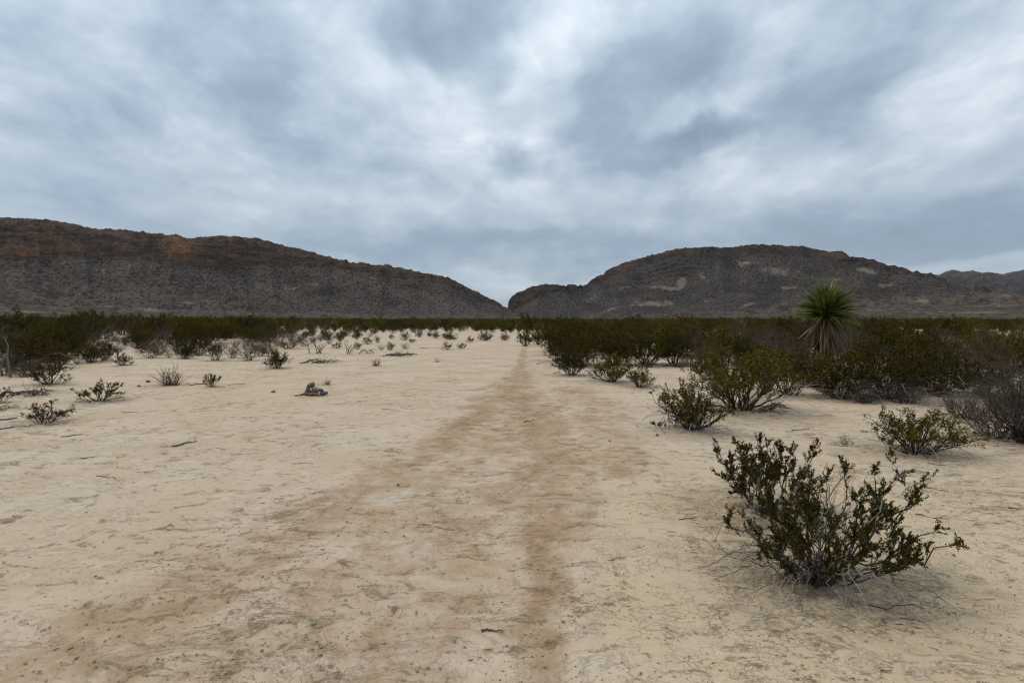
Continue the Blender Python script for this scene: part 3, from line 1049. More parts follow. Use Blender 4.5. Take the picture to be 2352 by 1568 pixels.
def plant_at(kind, x, y, wpx, top, label, proto=None, litter=.8, group=None, rot=None):
    X, Y, z, s = G(x, y)
    w, h = wpx / s * 1.14, (y - top) / s
    if litter:
        LITTER.append((X, Y, max(.25, w * .55), litter))
    return put_plant(kind, (X, Y, z - .01), w, h, label, group, proto, rot)


# ------------------------------------------------------------------ the two big creosote bushes near the camera
def hero_bush(base, tips_px, dead_px, label, seed, leaf=.013, bare_px=(), dens=1.0, tmin=.38):
    """branch tips given on the reading grid plus a depth offset; every branch is its own part"""
    rng = np.random.default_rng(seed)
    X0, Y0, z0, s = G(*base)
    root = obj('creosote_bush', None, loc=(X0, Y0, z0), label=label, cat='bush')
    LITTER.append((X0, Y0, .75, 1.0))

    def world(x, y, dep):
        d = ray(x, y)
        t = (Y0 + dep) / d[1]
        p = np.array([0, 0, EYE]) + d * t
        return p - np.array([X0, Y0, z0])
    lg = Geo()

    def branch(tip, leafy, mat, r0, belly, wob=.03, name='branch', sub=7, floor=False):
        g = Geo()
        tips = np.array([tip])
        P, R = stems_to(rng, tips, .07, 11, r0, belly, wob)
        if floor:
            ctrl = tips * .55
            ctrl[:, 2] = abs(rng.normal(.30, .08))
            b = np.array([[tip[0] * .06, tip[1] * .06, .02]])
            P = bez(b, ctrl, tips, 11)
            P[:, 1:-1] += rng.normal(size=P[:, 1:-1].shape) * .014
            P[..., 2] = np.maximum(P[..., 2], .006)
        g.tubes(P, R, 6)
        if leafy:
            S, RS = children_of(P, R, rng, sub, tmin, .19, .26, .66, 7, .45)
            g.tubes(S, RS, 4)
            # a leafy spray at the very end as well
            T, RT = children_of(S, RS, rng, 5, .2, .075, .25, .85, 5)
            T2, RT2 = children_of(P, R, rng, 5, .55, .10, .3, .8, 5)
            T, RT = np.concatenate([T, T2]), np.concatenate([RT, RT2])
            T[..., 2] = np.maximum(T[..., 2], .02)
            g.tubes(T, RT, 3)
            k = T[:, 0, 2] > .06 + rng.normal(0, .03, len(T))
            Tl = T[k]
            if len(Tl):
                pos, tan = along(Tl, rng, int(38 * dens), .1)
                put_leaves(lg, rng, pos, tan, leaf, 0, .9, .30, .25)
            pos, tan = along(P[:, -4:], rng, int(46 * dens), .0)
            put_leaves(lg, rng, pos, tan, leaf, 0, .9, .9, .25)
            pos, tan = along(S[:, 2:], rng, int(26 * dens), .0)
            put_leaves(lg, rng, pos, tan, leaf, 0, .9, .30, .25)
        else:
            S, RS = children_of(P, R, rng, 5, .3, .20 if not floor else .22, -.05 if floor else .15, .6, 6, .4, .55)
            S[..., 2] = np.maximum(S[..., 2], .005)
            g.tubes(S, RS, 4)
            T, RT = children_of(S, RS, rng, 2, .3, .09, 0.0, .7, 4)
            T[..., 2] = np.maximum(T[..., 2], .004)
            g.tubes(T, RT, 3)
        obj(name, g.build(name, [mat]), root)
    for x, y, dep in tips_px:
        branch(world(x, y, dep), True, M_BARK_GREY if rng.random() < .4 else M_BARK, rng.uniform(.0065, .0105), rng.uniform(.38, .52))
    for x, y, dep in bare_px:
        branch(world(x, y, dep), False, M_DEAD if rng.random() < .5 else M_BARK_GREY, rng.uniform(.005, .007), rng.uniform(.4, .55), .03, 'bare_branch')
    for x, y in dead_px:
        gx, gy, gzz, _ = G(x, y)
        branch(np.array([gx - X0, gy - Y0, .006]), False, M_DEAD if rng.random() < .5 else M_BARK_GREY, rng.uniform(.0038, .0062), .5, .03, 'dead_branch', floor=True)
    # root crown: a short gnarled stump
    g = Geo()
    n = 9
    ph = np.arange(n) * 2 * np.pi / n
    tp = np.stack([np.cos(ph) * .075, np.sin(ph) * .075, rng.uniform(.06, .14, n)], -1)
    P = bez(np.stack([np.cos(ph) * .05, np.sin(ph) * .05, ph * 0 - .03], -1), tp * np.array([.7, .7, .5]), tp, 5)
    g.tubes(P, np.tile(np.linspace(.026, .013, 5), (n, 1)), 6)
    obj('root_crown', g.build('root_crown', [M_BARK]), root)
    f = obj('foliage', lg.build('foliage', [M_LEAF_NEAR]), root)
    f['kind'] = 'stuff'
    return root


# ------------------------------------------------------------------ yucca
def build_yucca():
    rng = np.random.default_rng(77)
    X, Y, z, s = G(1893, 846)
    hgt = (846 - 716) / s            # height of the crown's heart
    cr = 75 / s                      # leaf length
    root = obj('yucca', None, loc=(X, Y, z), label='tall yucca with a spiky green crown and a skirt of dead leaves', cat='yucca')
    g = Geo()
    zz = np.linspace(-.05, hgt + .1, 9)
    P = np.stack([.03 * np.sin(zz * 2.2), .02 * np.cos(zz * 1.7), zz], -1)[None]
    g.tubes(P, (np.linspace(.17, .12, 9) + rng.normal(0, .008, 9))[None], 12)
    bark = bark_mat('yucca_trunk', (.035, .026, .02), (.10, .075, .055), 14)
    obj('trunk', g.build('trunk', [bark], smooth=True), root)

    def leaf_mesh(name, droop, width, mat, twist=0.0):
        n = 9
        t = np.linspace(0, 1, n)
        w = width * np.where(t < .12, .6 + 3.3 * t, 1.0) * (1 - t ** 3.0) + .0015
        x = t * math.cos(droop * .6)
        zc = -droop * t ** 2 * .55
        V, F = [], []
        for i in range(n):
            V += [(x[i], -w[i], zc[i] + w[i] * .55), (x[i], 0, zc[i] - w[i] * .10), (x[i], w[i], zc[i] + w[i] * .55),
                  (x[i], 0, zc[i] - w[i] * .10 - .006)]
        for i in range(n - 1):
            a, b = i * 4, i * 4 + 4
            F += [(a, a + 1, b + 1, b), (a + 1, a + 2, b + 2, b + 1), (a + 2, a + 3, b + 3, b + 2), (a + 3, a, b, b + 3)]
        return mesh_np(name, np.array(V), np.array(F), [mat], smooth=True)

    def blade(name, a, b, c):
        m, t, bs = new_mat(name)
        oi = t.node('ShaderNodeObjectInfo')
        tc = t.node('ShaderNodeTexCoord')
        sp = t.node('ShaderNodeSeparateXYZ', {0: tc.outputs['Object']})
        n = t.noise(t.vmath('MULTIPLY', tc.outputs['Object'], (2.0, 60.0, 10.0)), 1.0, 3.0)
        col = t.mix(oi.outputs['Random'], a, b)
        col = t.mix(t.smooth(sp.outputs[0], .86, 1.0), col, c)
        col = t.mix(t.math('MULTIPLY', t.smooth(n, .45, .65), .3), col, b)
        t.l.new(col, bs.inputs['Base Color'])
        bs.inputs['Roughness'].default_value = .42
        bs.inputs['Specular IOR Level'].default_value = .4
        return m
    green = blade('yucca_leaf', (.045, .058, .007), (.155, .168, .024), (.14, .10, .035))
    dry = blade('dead_yucca_leaf', (.062, .034, .012), (.175, .100, .042), (.18, .125, .07))
    old = blade('old_yucca_leaf', (.07, .056, .042), (.165, .135, .10), (.16, .13, .10))
    gm = [leaf_mesh('leaf', d, w, green) for d, w in ((.08, .050), (.26, .048), (.48, .050))]
    dmh = [leaf_mesh('dead_leaf', d, w, dry) for d, w in ((.15, .040), (.45, .036))]
    om = [leaf_mesh('dead_leaf', d, w, old) for d, w in ((.2, .034), (.5, .032))]

    def put(name, me, p, az, el, ln, roll):
        o = obj(name, me, root, p)
        o.rotation_mode = 'XYZ'
        o.rotation_euler = (roll, -el, az)
        o.scale = (ln, 1.0, 1.0) if ln < 1 else (ln, ln, ln)
    n = 212
    for i in range(n):
        k = i / n
        el = math.asin(min(1, max(-1, -.10 + 1.08 * (k ** .82))))
        az = i * 2.39996 + rng.normal(0, .5)
        ln = cr * (1.0 - .10 * max(0, math.sin(el)) ** 3) * rng.uniform(.76, 1.04) * (1 + .07 * math.cos(az - .4))
        hz = hgt - .16 + .30 * k
        p = (math.cos(az) * .07 * math.cos(el), math.sin(az) * .07 * math.cos(el), hz)
        put('leaf', gm[int(rng.integers(0, 2)) if el > .6 else int(rng.integers(0, 3))], p, az, el + rng.normal(0, .11), ln, rng.normal(0, .4))
    n = 86
    for i in range(n):
        k = i / n
        az = i * 2.39996 + rng.normal(0, .2)
        up = hgt - .12 - k * (hgt - .55) * .8
        el = -rng.uniform(.95, 1.35) if k > .22 else -rng.uniform(.45, 1.1)
        ln = cr * rng.uniform(.70, 1.0)
        p = (math.cos(az) * .15, math.sin(az) * .15, up)
        me = (dmh if rng.random() < (.8 if k < .5 else .35) else om)[int(rng.integers(0, 2))]
        put('dead_leaf', me, p, az, el, ln, rng.normal(0, .5))


# ------------------------------------------------------------------ stones
M_STONE = None


def stone_material(name, a, b):
    m, t, bs = new_mat(name)
    tc = t.node('ShaderNodeTexCoord')
    oi = t.node('ShaderNodeObjectInfo')
    n = t.noise(tc.outputs['Object'], 22.0, 6.0, 0.65)
    n2 = t.noise(tc.outputs['Object'], 90.0, 4.0, 0.6)
    c = t.mix(t.smooth(n, .35, .65), a, b)
    t.l.new(t.node('ShaderNodeHueSaturation', {'Color': c, 'Value': t.math('MULTIPLY_ADD', oi.outputs['Random'], .5, .75)}).outputs[0], bs.inputs['Base Color'])
    bs.inputs['Roughness'].default_value = .9
    h = t.math('MULTIPLY_ADD', n2, .3, n)
    t.l.new(t.node('ShaderNodeBump', {'Height': h, 'Strength': .6, 'Distance': .01}).outputs[0], bs.inputs['Normal'])
    return m


def rock_mesh(name, seed, dims, mat, sub=2):
    import bmesh
    rng = np.random.default_rng(seed)
    bm = bmesh.new()
    bmesh.ops.create_icosphere(bm, subdivisions=sub, radius=1.0)
    V = np.array([v.co[:] for v in bm.verts])
    F = np.array([[v.index for v in f.verts] for f in bm.faces])
    bm.free()
    for _ in range(9):                     # flat fracture faces
        nrm = unit(rng.normal(size=3))
        d = rng.uniform(.55, .8)
        h = V @ nrm - d
        V = V - np.outer(np.clip(h, 0, None), nrm)
    V = V * (1 + .05 * rng.normal(size=(len(V), 1)))
    V = V * np.array(dims) / 2 / .75
    return mesh_np(name, V, F, [mat])


def build_cairn():
    X, Y, z, s = G(722, 908)
    root = obj('stone_ring', None, loc=(X, Y, z), label='small heap of rough stones with one slab leaning over it on the bare soil', cat='stone heap')
    LITTER.append((X, Y, .5, .5))
    tan_ = stone_material('olive_stone', (.085, .060, .034), (.20, .150, .090))
    dark = stone_material('dark_stone', (.05, .042, .036), (.13, .11, .095))
    pale = stone_material('pale_stone', (.33, .31, .29), (.52, .50, .47))
    pink = stone_material('buff_stone', (.40, .28, .19), (.50, .37, .25))
    px = 1.0 / s

    def st(seed, x, y, w, h, dep, mat, tilt=0.0, dd=.9, label=None):
        o = obj('stone', rock_mesh('stone', seed, (w * px, w * px * dd, h * px), mat), root)
        o.location = ((x - 722) * px, dep * px, (908 - y) * px)
        o.rotation_euler = (0, tilt, (seed * 1.7) % .7 - .35)
        if label:
            o['label'] = label
    st(1, 706, 904, 14, 9, -4, tan_, .1)
    st(2, 718, 904, 13, 8, -7, tan_, -.1)
    st(3, 730, 904, 13, 8, -6, tan_, .05)
    st(4, 741, 903, 12, 9, -2, dark, .1)
    st(5, 748, 903, 9, 7, 3, dark, -.1)
    st(6, 714, 898, 12, 7, 0, dark, .1)
    st(7, 727, 898, 13, 7, -3, tan_, -.15)
    st(8, 737, 897, 11, 7, 2, dark, .2)
    st(9, 730, 892, 14, 8, 4, pale, .2, label='pale grey stone on top of the heap')
    st(10, 719, 893, 13, 10, 7, pink, .0, label='buff pink stone below the leaning slab')
    st(11, 706, 893, 9, 22, 3, tan_, .35, .8, label='upright slab leaning inwards')
    st(12, 714, 884.5, 18, 9, 3, tan_, -.5, .8, label='olive slab capping the heap')
    st(13, 698, 906, 18, 4, 2, tan_, .1)
    st(14, 688, 907, 14, 3, -8, tan_, .0)


# ------------------------------------------------------------------ sticks lying about
def stick(x0, y0, x1, y1, label, seed, r=.012, twigs=3, arch=0.0, name='fallen_stick', mat=None, cat='stick'):
    rng = np.random.default_rng(seed)
    a = G(x0, y0)
    b = G(x1, y1)
    A, B = np.array(a[:3]), np.array(b[:3])
    c = (A + B) / 2
    n = 10
    t = np.linspace(0, 1, n)
    P = A[None] + (B - A)[None] * t[:, None] - c
    L = np.linalg.norm(B - A)
    side = np.array([-(B - A)[1], (B - A)[0], 0]) / (L + 1e-6)
    P += side[None] * (fbm(t * 2.5 + seed, t * 0 + .5, 3, seed) * .2 * L)[:, None]
    P[:, 2] = r * .8 + arch * np.sin(np.pi * t) * L + np.abs(fbm(t * 3 + seed, t * 0, 2, seed + 2)) * .03 * L * (arch > 0 or twigs > 2)
    g = Geo()
    R = r * np.linspace(1.0, .45, n)[None]
    g.tubes(P[None], R, 6)
    if twigs:
        S, RS = children_of(P[None], R, rng, twigs, .15, .35 * L, .15, .8, 6, .3, .55)
        S[..., 2] = np.maximum(S[..., 2], r * .4)
        g.tubes(S, RS, 4)
        T, RT = children_of(S, RS, rng, 2, .3, .14 * L, .05, .8, 4)
        T[..., 2] = np.maximum(T[..., 2], r * .3)
        g.tubes(T, RT, 3)
    return obj(name, g.build(name, [mat or M_STICK]), loc=(c[0], c[1], float(gz(c[0], c[1])) - .002), label=label, cat=cat)


def branch_pile(x, y, wpx, hpx, label, seed, n=9, arcs=0, mat=None):
    """dead branches thrown together: every branch is a part"""
    rng = np.random.default_rng(seed)
    X, Y, z, s = G(x, y)
    W, H = wpx / s, hpx / s
    root = obj('dead_branch_pile', None, loc=(X, Y, z), label=label, cat='dead branches')
    LITTER.append((X, Y, W * .6, .6))
    for i in range(n):
        g = Geo()
        if i < arcs:
            a = rng.uniform(-.5, .4) * W
            b = a + rng.uniform(.2, .45) * W
            p0 = np.array([[a, rng.uniform(-.2, .2) * W, .0]])
            p2 = np.array([[b, rng.uniform(-.3, .3) * W, .0]])
            p1 = (p0 + p2) / 2
            p1[:, 2] = H * rng.uniform(1.2, 2.1)
        elif H > W * .35:
            p0 = np.array([[rng.uniform(-.15, .15) * W, rng.uniform(-.1, .1) * W, .0]])
            p2 = np.array([[rng.uniform(-.5, .5) * W, rng.uniform(-.4, .4) * W, H * rng.uniform(.5, 1)]])
            p1 = p0 * .6 + p2 * .4 + np.array([[0, 0, H * .1]])
        else:
            a = rng.uniform(-.5, .05) * W
            p0 = np.array([[a, rng.uniform(-.3, .3) * W, .01]])
            p2 = np.array([[a + rng.uniform(.3, .55) * W, rng.uniform(-.3, .3) * W, H * rng.uniform(.1, .6)]])
            p1 = (p0 + p2) / 2 + np.array([[0, 0, H * rng.uniform(.2, .8)]])
        P = bez(p0, p1, p2, 8)
        P[:, 1:-1] += rng.normal(size=P[:, 1:-1].shape) * .02 * W
        R = rng.uniform(.010, .022) * np.linspace(1, .4, 8)[None] * min(1.4, max(.5, W))
        P[..., 2] = np.maximum(P[..., 2], .006)
        g.tubes(P, R, 5)
        S, RS = children_of(P, R, rng, 3, .3, .22 * max(W, H), .2, .8, 5)
        S[..., 2] = np.maximum(S[..., 2], .006)
        g.tubes(S, RS, 3)
        obj('branch', g.build('branch', [mat or (M_STICK if rng.random() < .7 else M_BARK_GREY)]), root)
    return root


# ------------------------------------------------------------------ build
random.seed(4)
build_mountains()
protos()

# -- right side, near to far
hero_bush((1764, 1176),
          [(1648, 1038, .05), (1660, 1090, -.15), (1696, 1026, .1), (1742, 1010, .0), (1790, 1026, .15), (1822, 1050, -.05), (1715, 1040, .2), (1765, 1035, -.15), (1680, 1065, .2), (1870, 1040, .2),
           (1905, 1092, .05), (1880, 1110, -.25), (1720, 1075, -.3), (1770, 1060, -.3), (1790, 1085, .35), (1735, 1060, .35), (1840, 1100, -.35), (1690, 1120, .3)],
          [(1640, 1250), (1700, 1230), (1900, 1230)],
          'leafy creosote bush close behind the foremost bush, one bare stick rising above it', 11, .0122,
          bare_px=[(1738, 998, -.05), (1700, 1150, -.4), (1830, 1130, -.4)], dens=1.0)
hero_bush((1887, 1333),
          [(1672, 1195, -.10), (1715, 1222, .15), (1760, 1150, -.05), (1800, 1120, .1), (1745, 1265, -.25), (1850, 1130, .05), (1835, 1175, -.30),
           (1952, 1062, .10), (2062, 1078, .15), (2010, 1100, -.15), (2138, 1095, .10), (2112, 1140, -.15), (2060, 1165, .30), (2142, 1222, .05),
           (2190, 1252, -.10), (2105, 1285, -.30), (2040, 1240, -.30), (1880, 1180, -.35), (1985, 1215, -.35), (1780, 1185, .25), (1870, 1170, .35), (1930, 1260, -.4), (1800, 1250, -.35), (1820, 1210, -.15), (2130, 1250, .2)],
          [(1605, 1320), (1640, 1335), (1655, 1290), (1725, 1390), (1742, 1370), (1860, 1378), (1985, 1400), (1880, 1350), (2010, 1380), (2110, 1425),
           (2215, 1415), (2150, 1320), (1990, 1440), (1700, 1300), (1800, 1400), (1618, 1305), (1690, 1345), (1770, 1385), (1950, 1395), (2060, 1350), (1665, 1325), (1845, 1410), (1930, 1425), (2185, 1345)],
          'foremost creosote bush with pale dead branches trailing on the cracked soil', 12, .0118,
          bare_px=[(1900, 1062, .05), (1918, 1085, .2), (1945, 1130, -.1), (1930, 1060, .1), (1885, 1090, -.1), (1905, 1115, .0), (1960, 1090, .2), (2040, 1120, .2), (1620, 1240, -.1), (2090, 1080, .0), (1985, 1100, .3), (1690, 1160, .1), (1850, 1060, .25)])


def unique(kind, x, y, wpx, top, label, seed, **kw):
    X, Y, z, s = G(x, y)
    w, h = wpx / s, (y - top) / s
    pr = creosote(seed, H=h, W=w, **kw)
    return plant_at(kind, x, y, wpx, top, label, proto=pr, rot=0.0)


unique('creosote', 1592, 986, 182, 872, 'dark leafy creosote bush on open soil at the near edge of the right thicket', 301,
       nst=26, sub=7, tw=4, leaf=.021, per_twig=9, per_sub=8, bare=.22, dead=12, flat=.42, r0=.016)
unique('sparse', 1513, 983, 46, 955, 'tiny sprig-like creosote seedling left of the dark leafy bush', 302, nst=6, sub=3, tw=3, leaf=.016, per_twig=6, per_sub=5, bare=.4, r0=.02, flat=.6)
unique('sparse', 1549, 978, 36, 945, 'small seedling touching the left side of the dark leafy bush', 303, nst=6, sub=3, tw=3, leaf=.016, per_twig=6, per_sub=5, bare=.4, r0=.02, flat=.5)
unique('olive', 2105, 1040, 250, 925, 'low spreading yellow-green bush with pale arching twigs on open soil', 304,
       nst=34, sub=6, tw=4, leaf=.018, per_twig=9, per_sub=8, bare=.32, dead=22, flat=.5, mat=M_LEAF_OLIVE, r0=.014)
unique('olive', 1700, 940, 270, 772, 'big rounded olive bush behind the dark leafy bush', 305,
       nst=34, sub=7, tw=5, leaf=.026, per_twig=9, per_sub=8, bare=.22, dead=16, flat=.6, lowest=.12, mat=M_LEAF_OLIVE)
unique('olive', 1812, 906, 160, 792, 'olive bush on a fan of bare stems between two bigger bushes', 306,
       nst=24, sub=6, tw=4, leaf=.026, per_twig=9, per_sub=8, bare=.48, dead=4, flat=.35, mat=M_LEAF_OLIVE)
unique('olive', 1935, 915, 190, 790, 'dense olive bush with tangled grey branches around its foot', 307,
       nst=30, sub=6, tw=5, leaf=.028, per_twig=9, per_sub=8, bare=.24, dead=26, flat=.6, lowest=.12, mat=M_LEAF_OLIVE)
unique('olive', 2035, 915, 250, 768, 'broad green-gold bush in front of the yucca, dark hollow below it', 308,
       nst=34, sub=7, tw=5, leaf=.028, per_twig=9, per_sub=8, bare=.2, dead=18, flat=.62, lowest=.12, mat=M_LEAF_OLIVE)
unique('creosote', 2150, 905, 180, 775, 'dark green bush at the right end of the thicket before the yucca', 309,
       nst=28, sub=7, tw=5, leaf=.028, per_twig=9, per_sub=8, bare=.2, dead=10, flat=.62, lowest=.12)
for i, (x, y, w, tp, lb) in enumerate([
        (2290, 1004, 250, 880, 'sprawling mass of grey bare twigs beside the yellow-green bush'),
        (2365, 1018, 200, 800, 'tall bare grey shrub cut by the right edge of the photo'),
        (2215, 960, 150, 880, 'bare grey shrub behind the yellow-green bush'),
        (2320, 940, 170, 820, 'grey leafless shrub rising behind the sprawling mass of grey twigs'),
        (2080, 925, 140, 868, 'low grey tangle of dead twigs below the broad green-gold bush'),
        (1985, 925, 90, 872, 'grey twig tangle arching below the dense olive bush')]):
    X, Y, z, s = G(x, y)
    plant_at('dry', x, y, w, tp, lb, proto=dry_shrub(330 + i, H=(y - tp) / s, W=w / s, nst=34, sub=9, tw=6, r0=.011, flat=.66))
plant_at('creosote', 1312, 861, 90, 786, 'round dark creosote bush beside the path, first in the line of bushes on its right', proto=PROTO['creosote'][1])
plant_at('olive', 1403, 876, 112, 800, 'airy olive bush right of the round dark creosote bush', proto=PROTO['olive'][0])
plant_at('sparse', 1470, 889, 74, 832, 'small thin-stemmed olive bush on open soil right of the airy bush', proto=PROTO['olive'][2])
plant_at('creosote', 1206, 795, 42, 745, 'upright dark bush on the right edge of the path where it vanishes', proto=PROTO['creosote'][2])
plant_at('creosote', 1236, 791, 50, 746, 'dark bush right behind the one where the path vanishes', proto=PROTO['creosote'][0])
for x, y, w, tp, k, lb in [
        (1330, 842, 120, 745, 'olive', 'large olive bush standing behind the round dark creosote bush'),
        (1410, 838, 130, 740, 'creosote', 'large dark bush behind the airy olive bush'),
        (1485, 838, 140, 738, 'creosote', 'big dark bush rising above the small thin-stemmed bush'),
        (1550, 836, 120, 742, 'creosote', 'darkest bush at the right end of the dark clump beside the path'),
        (1620, 842, 110, 765, 'brush', 'brown shrub with litter below, left of the big rounded olive bush'),
        (1665, 815, 120, 745, 'brush', 'brown shrub rising behind the big rounded olive bush'),
        (1760, 815, 120, 738, 'brush', 'tall brown shrub behind the olive bush on bare stems'),
        (1840, 825, 90, 742, 'brush', 'brown twiggy shrub at the left side of the yucca'),
        (1955, 830, 100, 745, 'brush', 'brown twiggy shrub at the right side of the yucca'),
        (2280, 880, 130, 800, 'brush', 'rusty brown shrub above the grey twigs at the right'),
        (2200, 860, 130, 790, 'brush', 'rusty brown shrub behind the dark green bush'),
        (2235, 830, 120, 765, 'olive', 'green-gold bush behind the rusty brown shrubs'),
        (2340, 825, 80, 770, 'creosote', 'green bush with pale soil around it at the right edge'),
        (1758, 872, 130, 782, 'olive', 'olive bush filling the gap right of the big rounded olive bush'),
        (1868, 888, 120, 800, 'olive', 'low olive bush left of the dense olive bush with grey foot'),
        (2105, 882, 140, 792, 'olive', 'olive bush wedged between the green-gold and the dark green bush'),
        (2250, 905, 130, 818, 'olive', 'olive bush rising out of the rusty brown shrubs at right'),
        (1625, 872, 90, 800, 'olive', 'small olive bush at the left flank of the big rounded bush'),
        (1700, 838, 120, 760, 'creosote', 'dark bush rising behind the big rounded olive bush')]:
    plant_at(k, x, y, w, tp, lb)
build_yucca()

# -- left side
for x, y, w, tp, k, i, lb in [
        (106, 971, 120, 918, 'sparse', 0, 'low wide leafy bush at far left, nearest to the camera on that side'),
        (232, 921, 104, 866, 'sparse', 1, 'spreading V-shaped bush on bare soil, second from the left edge'),
        (112, 883, 100, 828, 'sparse', 2, 'bushy olive shrub in front of the left thicket'),
        (392, 885, 92, 826, 'clump', 0, 'fan of bare grey stems standing on the open soil'),
        (487, 888, 42, 852, 'sparse', 3, 'small tufted bush just right of the fan of bare stems'),
        (636, 846, 56, 797, 'creosote', 3, 'round brownish bush standing alone near the fallen log'),
        (282, 839, 46, 808, 'sparse', 4, 'small V-shaped bush at the foot of the left thicket'),
        (208, 832, 70, 775, 'olive', 1, 'olive bush with clear stems at the edge of the left thicket'),
        (241, 828, 50, 778, 'olive', 3, 'olive bush right next to the clear-stemmed olive bush'),
        (865, 840, 34, 816, 'clump', 1, 'little spiky clump of stems alone on the open soil'),
        (752, 883, 28, 864, 'clump', 0, 'tiny dry tuft behind the stone heap'),
        (425, 824, 56, 770, 'olive', 0, 'dark olive bush behind the fan of bare grey stems'),
        (455, 815, 60, 762, 'olive', 2, 'olive bush left of the bare grey shrubs'),
        (-5, 925, 70, 880, 'sparse', 0, 'grey-green shrub cut by the left edge of the photo'),
        (60, 850, 130, 764, 'olive', 1, 'large olive bush in the left corner of the thicket'),
        (130, 845, 90, 772, 'olive', 3, 'dense olive bush right of the large corner bush'),
        (845, 791, 26, 769, 'sparse', 1, 'little bush with a bare foot, left in the row of small bushes'),
        (867, 787, 16, 768, 'sparse', 2, 'slim little bush right of the one with a bare foot'),
        (822, 802, 22, 784, 'sparse', 3, 'small olive bush above the twig pile, left of the rest'),
        (897, 804, 24, 783, 'sparse', 4, 'small ragged bush above the flat twig pile'),
        (1027, 803, 28, 782, 'sparse', 0, 'rounded small bush left of the path, before the last pair'),
        (1060, 800, 26, 784, 'sparse', 1, 'small bush nearest to the path among the small bushes'),
        (931, 781, 28, 759, 'sparse', 2, 'small dark bush in the middle of the far row'),
        (947, 787, 20, 776, 'sparse', 3, 'dry little bush in front of the far row'),
        (963, 774, 24, 757, 'sparse', 4, 'small bush in the far row with pale twigs'),
        (986, 773, 14, 760, 'creosote', 0, 'tiny dark bush between two bushes of the far row'),
        (1001, 777, 22, 758, 'creosote', 2, 'compact dark bush of the far row'),
        (1031, 780, 42, 758, 'olive', 1, 'wide olive bush at the right end of the far row'),
        (1080, 786, 24, 770, 'sparse', 0, 'small bush at the edge of the far scrub near the path'),
        (1115, 782, 40, 758, 'olive', 0, 'olive bush left of the path at the edge of the far scrub'),
        (899, 778, 16, 766, 'sparse', 3, 'very small bush behind the ragged bush'),
        (820, 779, 26, 755, 'creosote', 1, 'dark bush at the right end of the left thicket'),
        (781, 784, 26, 758, 'olive', 3, 'dark bush behind the upright dead branches'),
        (774, 800, 26, 782, 'sparse', 1, 'small half-dead bush above the arching dead branches'),
        (1160, 782, 26, 762, 'olive', 2, 'small olive bush beside the vanishing path, on its left')]:
    plant_at(k, x, y, w, tp, lb, proto=PROTO[k][i % len(PROTO[k])])
for i, (x, y, w, tp, lb) in enumerate([
        (495, 828, 70, 762, 'tall bare grey shrub at the edge of the left thicket'),
        (572, 828, 70, 770, 'bare grey shrub left of the round brownish bush'),
        (600, 818, 60, 768, 'grey twiggy shrub behind the round brownish bush'),
        (535, 822, 50, 785, 'low grey shrub between two taller bare shrubs'),
        (345, 822, 80, 790, 'low tangle of grey twigs behind the small V-shaped bush'),
        (660, 800, 90, 765, 'wide grey bare shrub on the soil behind the round brownish bush'),
        (700, 795, 60, 765, 'arching bare grey shrub left of the upright dead branches'),
        (10, 862, 80, 790, 'bare grey shrub at the left edge, in front of the thicket'),
        (757, 790, 30, 762, 'small grey shrub behind the upright dead branches'),
        (875, 804, 26, 788, 'small leafless shrub left of the ragged bush'),
        (931, 801, 30, 783, 'flat leafless shrub right of the ragged bush'),
        (1940, 1021, 36, 992, 'single dead seedling on the open soil in front of the thicket')]):
    plant_at('dry', x, y, w, tp, lb, proto=PROTO['dry'][i % 4])

# weathered trunk in the thicket
stick(30, 866, 18, 864, 'pale forked dead snag standing upright in the left thicket', 900, r=.05, twigs=2, name='snag', mat=M_DEAD, cat='snag')
o_ = bpy.data.objects['snag']
X_, Y_, z_, s_ = G(24, 866)
rng_ = np.random.default_rng(5)
g_ = Geo()
P_ = np.array([[(0, 0, -.05), (-.03, 0, .3), (-.09, .02, .6), (-.06, .03, .85), (-.14, 0, 1.15)]])
g_.tubes(P_, np.array([[.036, .03, .025, .02, .008]]), 7)
S_, RS_ = children_of(P_, np.array([[.036, .03, .025, .02, .008]]), rng_, 5, .35, .4, .35, .7, 6)
g_.tubes(S_, RS_, 5)
o_.data = g_.build('snag', [M_BARK_GREY])
o_.location = (X_, Y_, z_)

build_cairn()
branch_pile(734, 812, 60, 36, 'upright dead branches sticking out of the bare soil', 401, 8)
branch_pile(713, 812, 18, 24, 'small upright dead branches left of the bigger ones', 402, 4)
branch_pile(800, 813, 46, 40, 'leaning fan of dead branches left of the dark arches', 403, 7)
branch_pile(838, 812, 46, 12, 'dark arching dead branches on the soil', 404, 6, arcs=5)
branch_pile(920, 817, 76, 8, 'flat pile of grey twigs on the soil', 405, 12)
branch_pile(742, 833, 100, 9, 'long fallen log with thin twigs on the open soil', 406, 7)
branch_pile(1004, 831, 26, 10, 'small dark tuft of broken twigs left of the path', 407, 5)
branch_pile(1560, 842, 90, 14, 'grey litter of broken branches below the dark clump', 408, 10)
branch_pile(75, 905, 130, 10, 'low dead branches lying in front of the left thicket', 409, 9)
branch_pile(60, 912, 30, 40, 'single forked dead branch standing in front of the left thicket', 410, 2, mat=M_DEAD)
branch_pile(10, 940, 70, 10, 'dark fallen branches at the left edge', 411, 6)
branch_pile(1780, 945, 100, 26, 'grey branches lying below the big rounded olive bush', 412, 10)

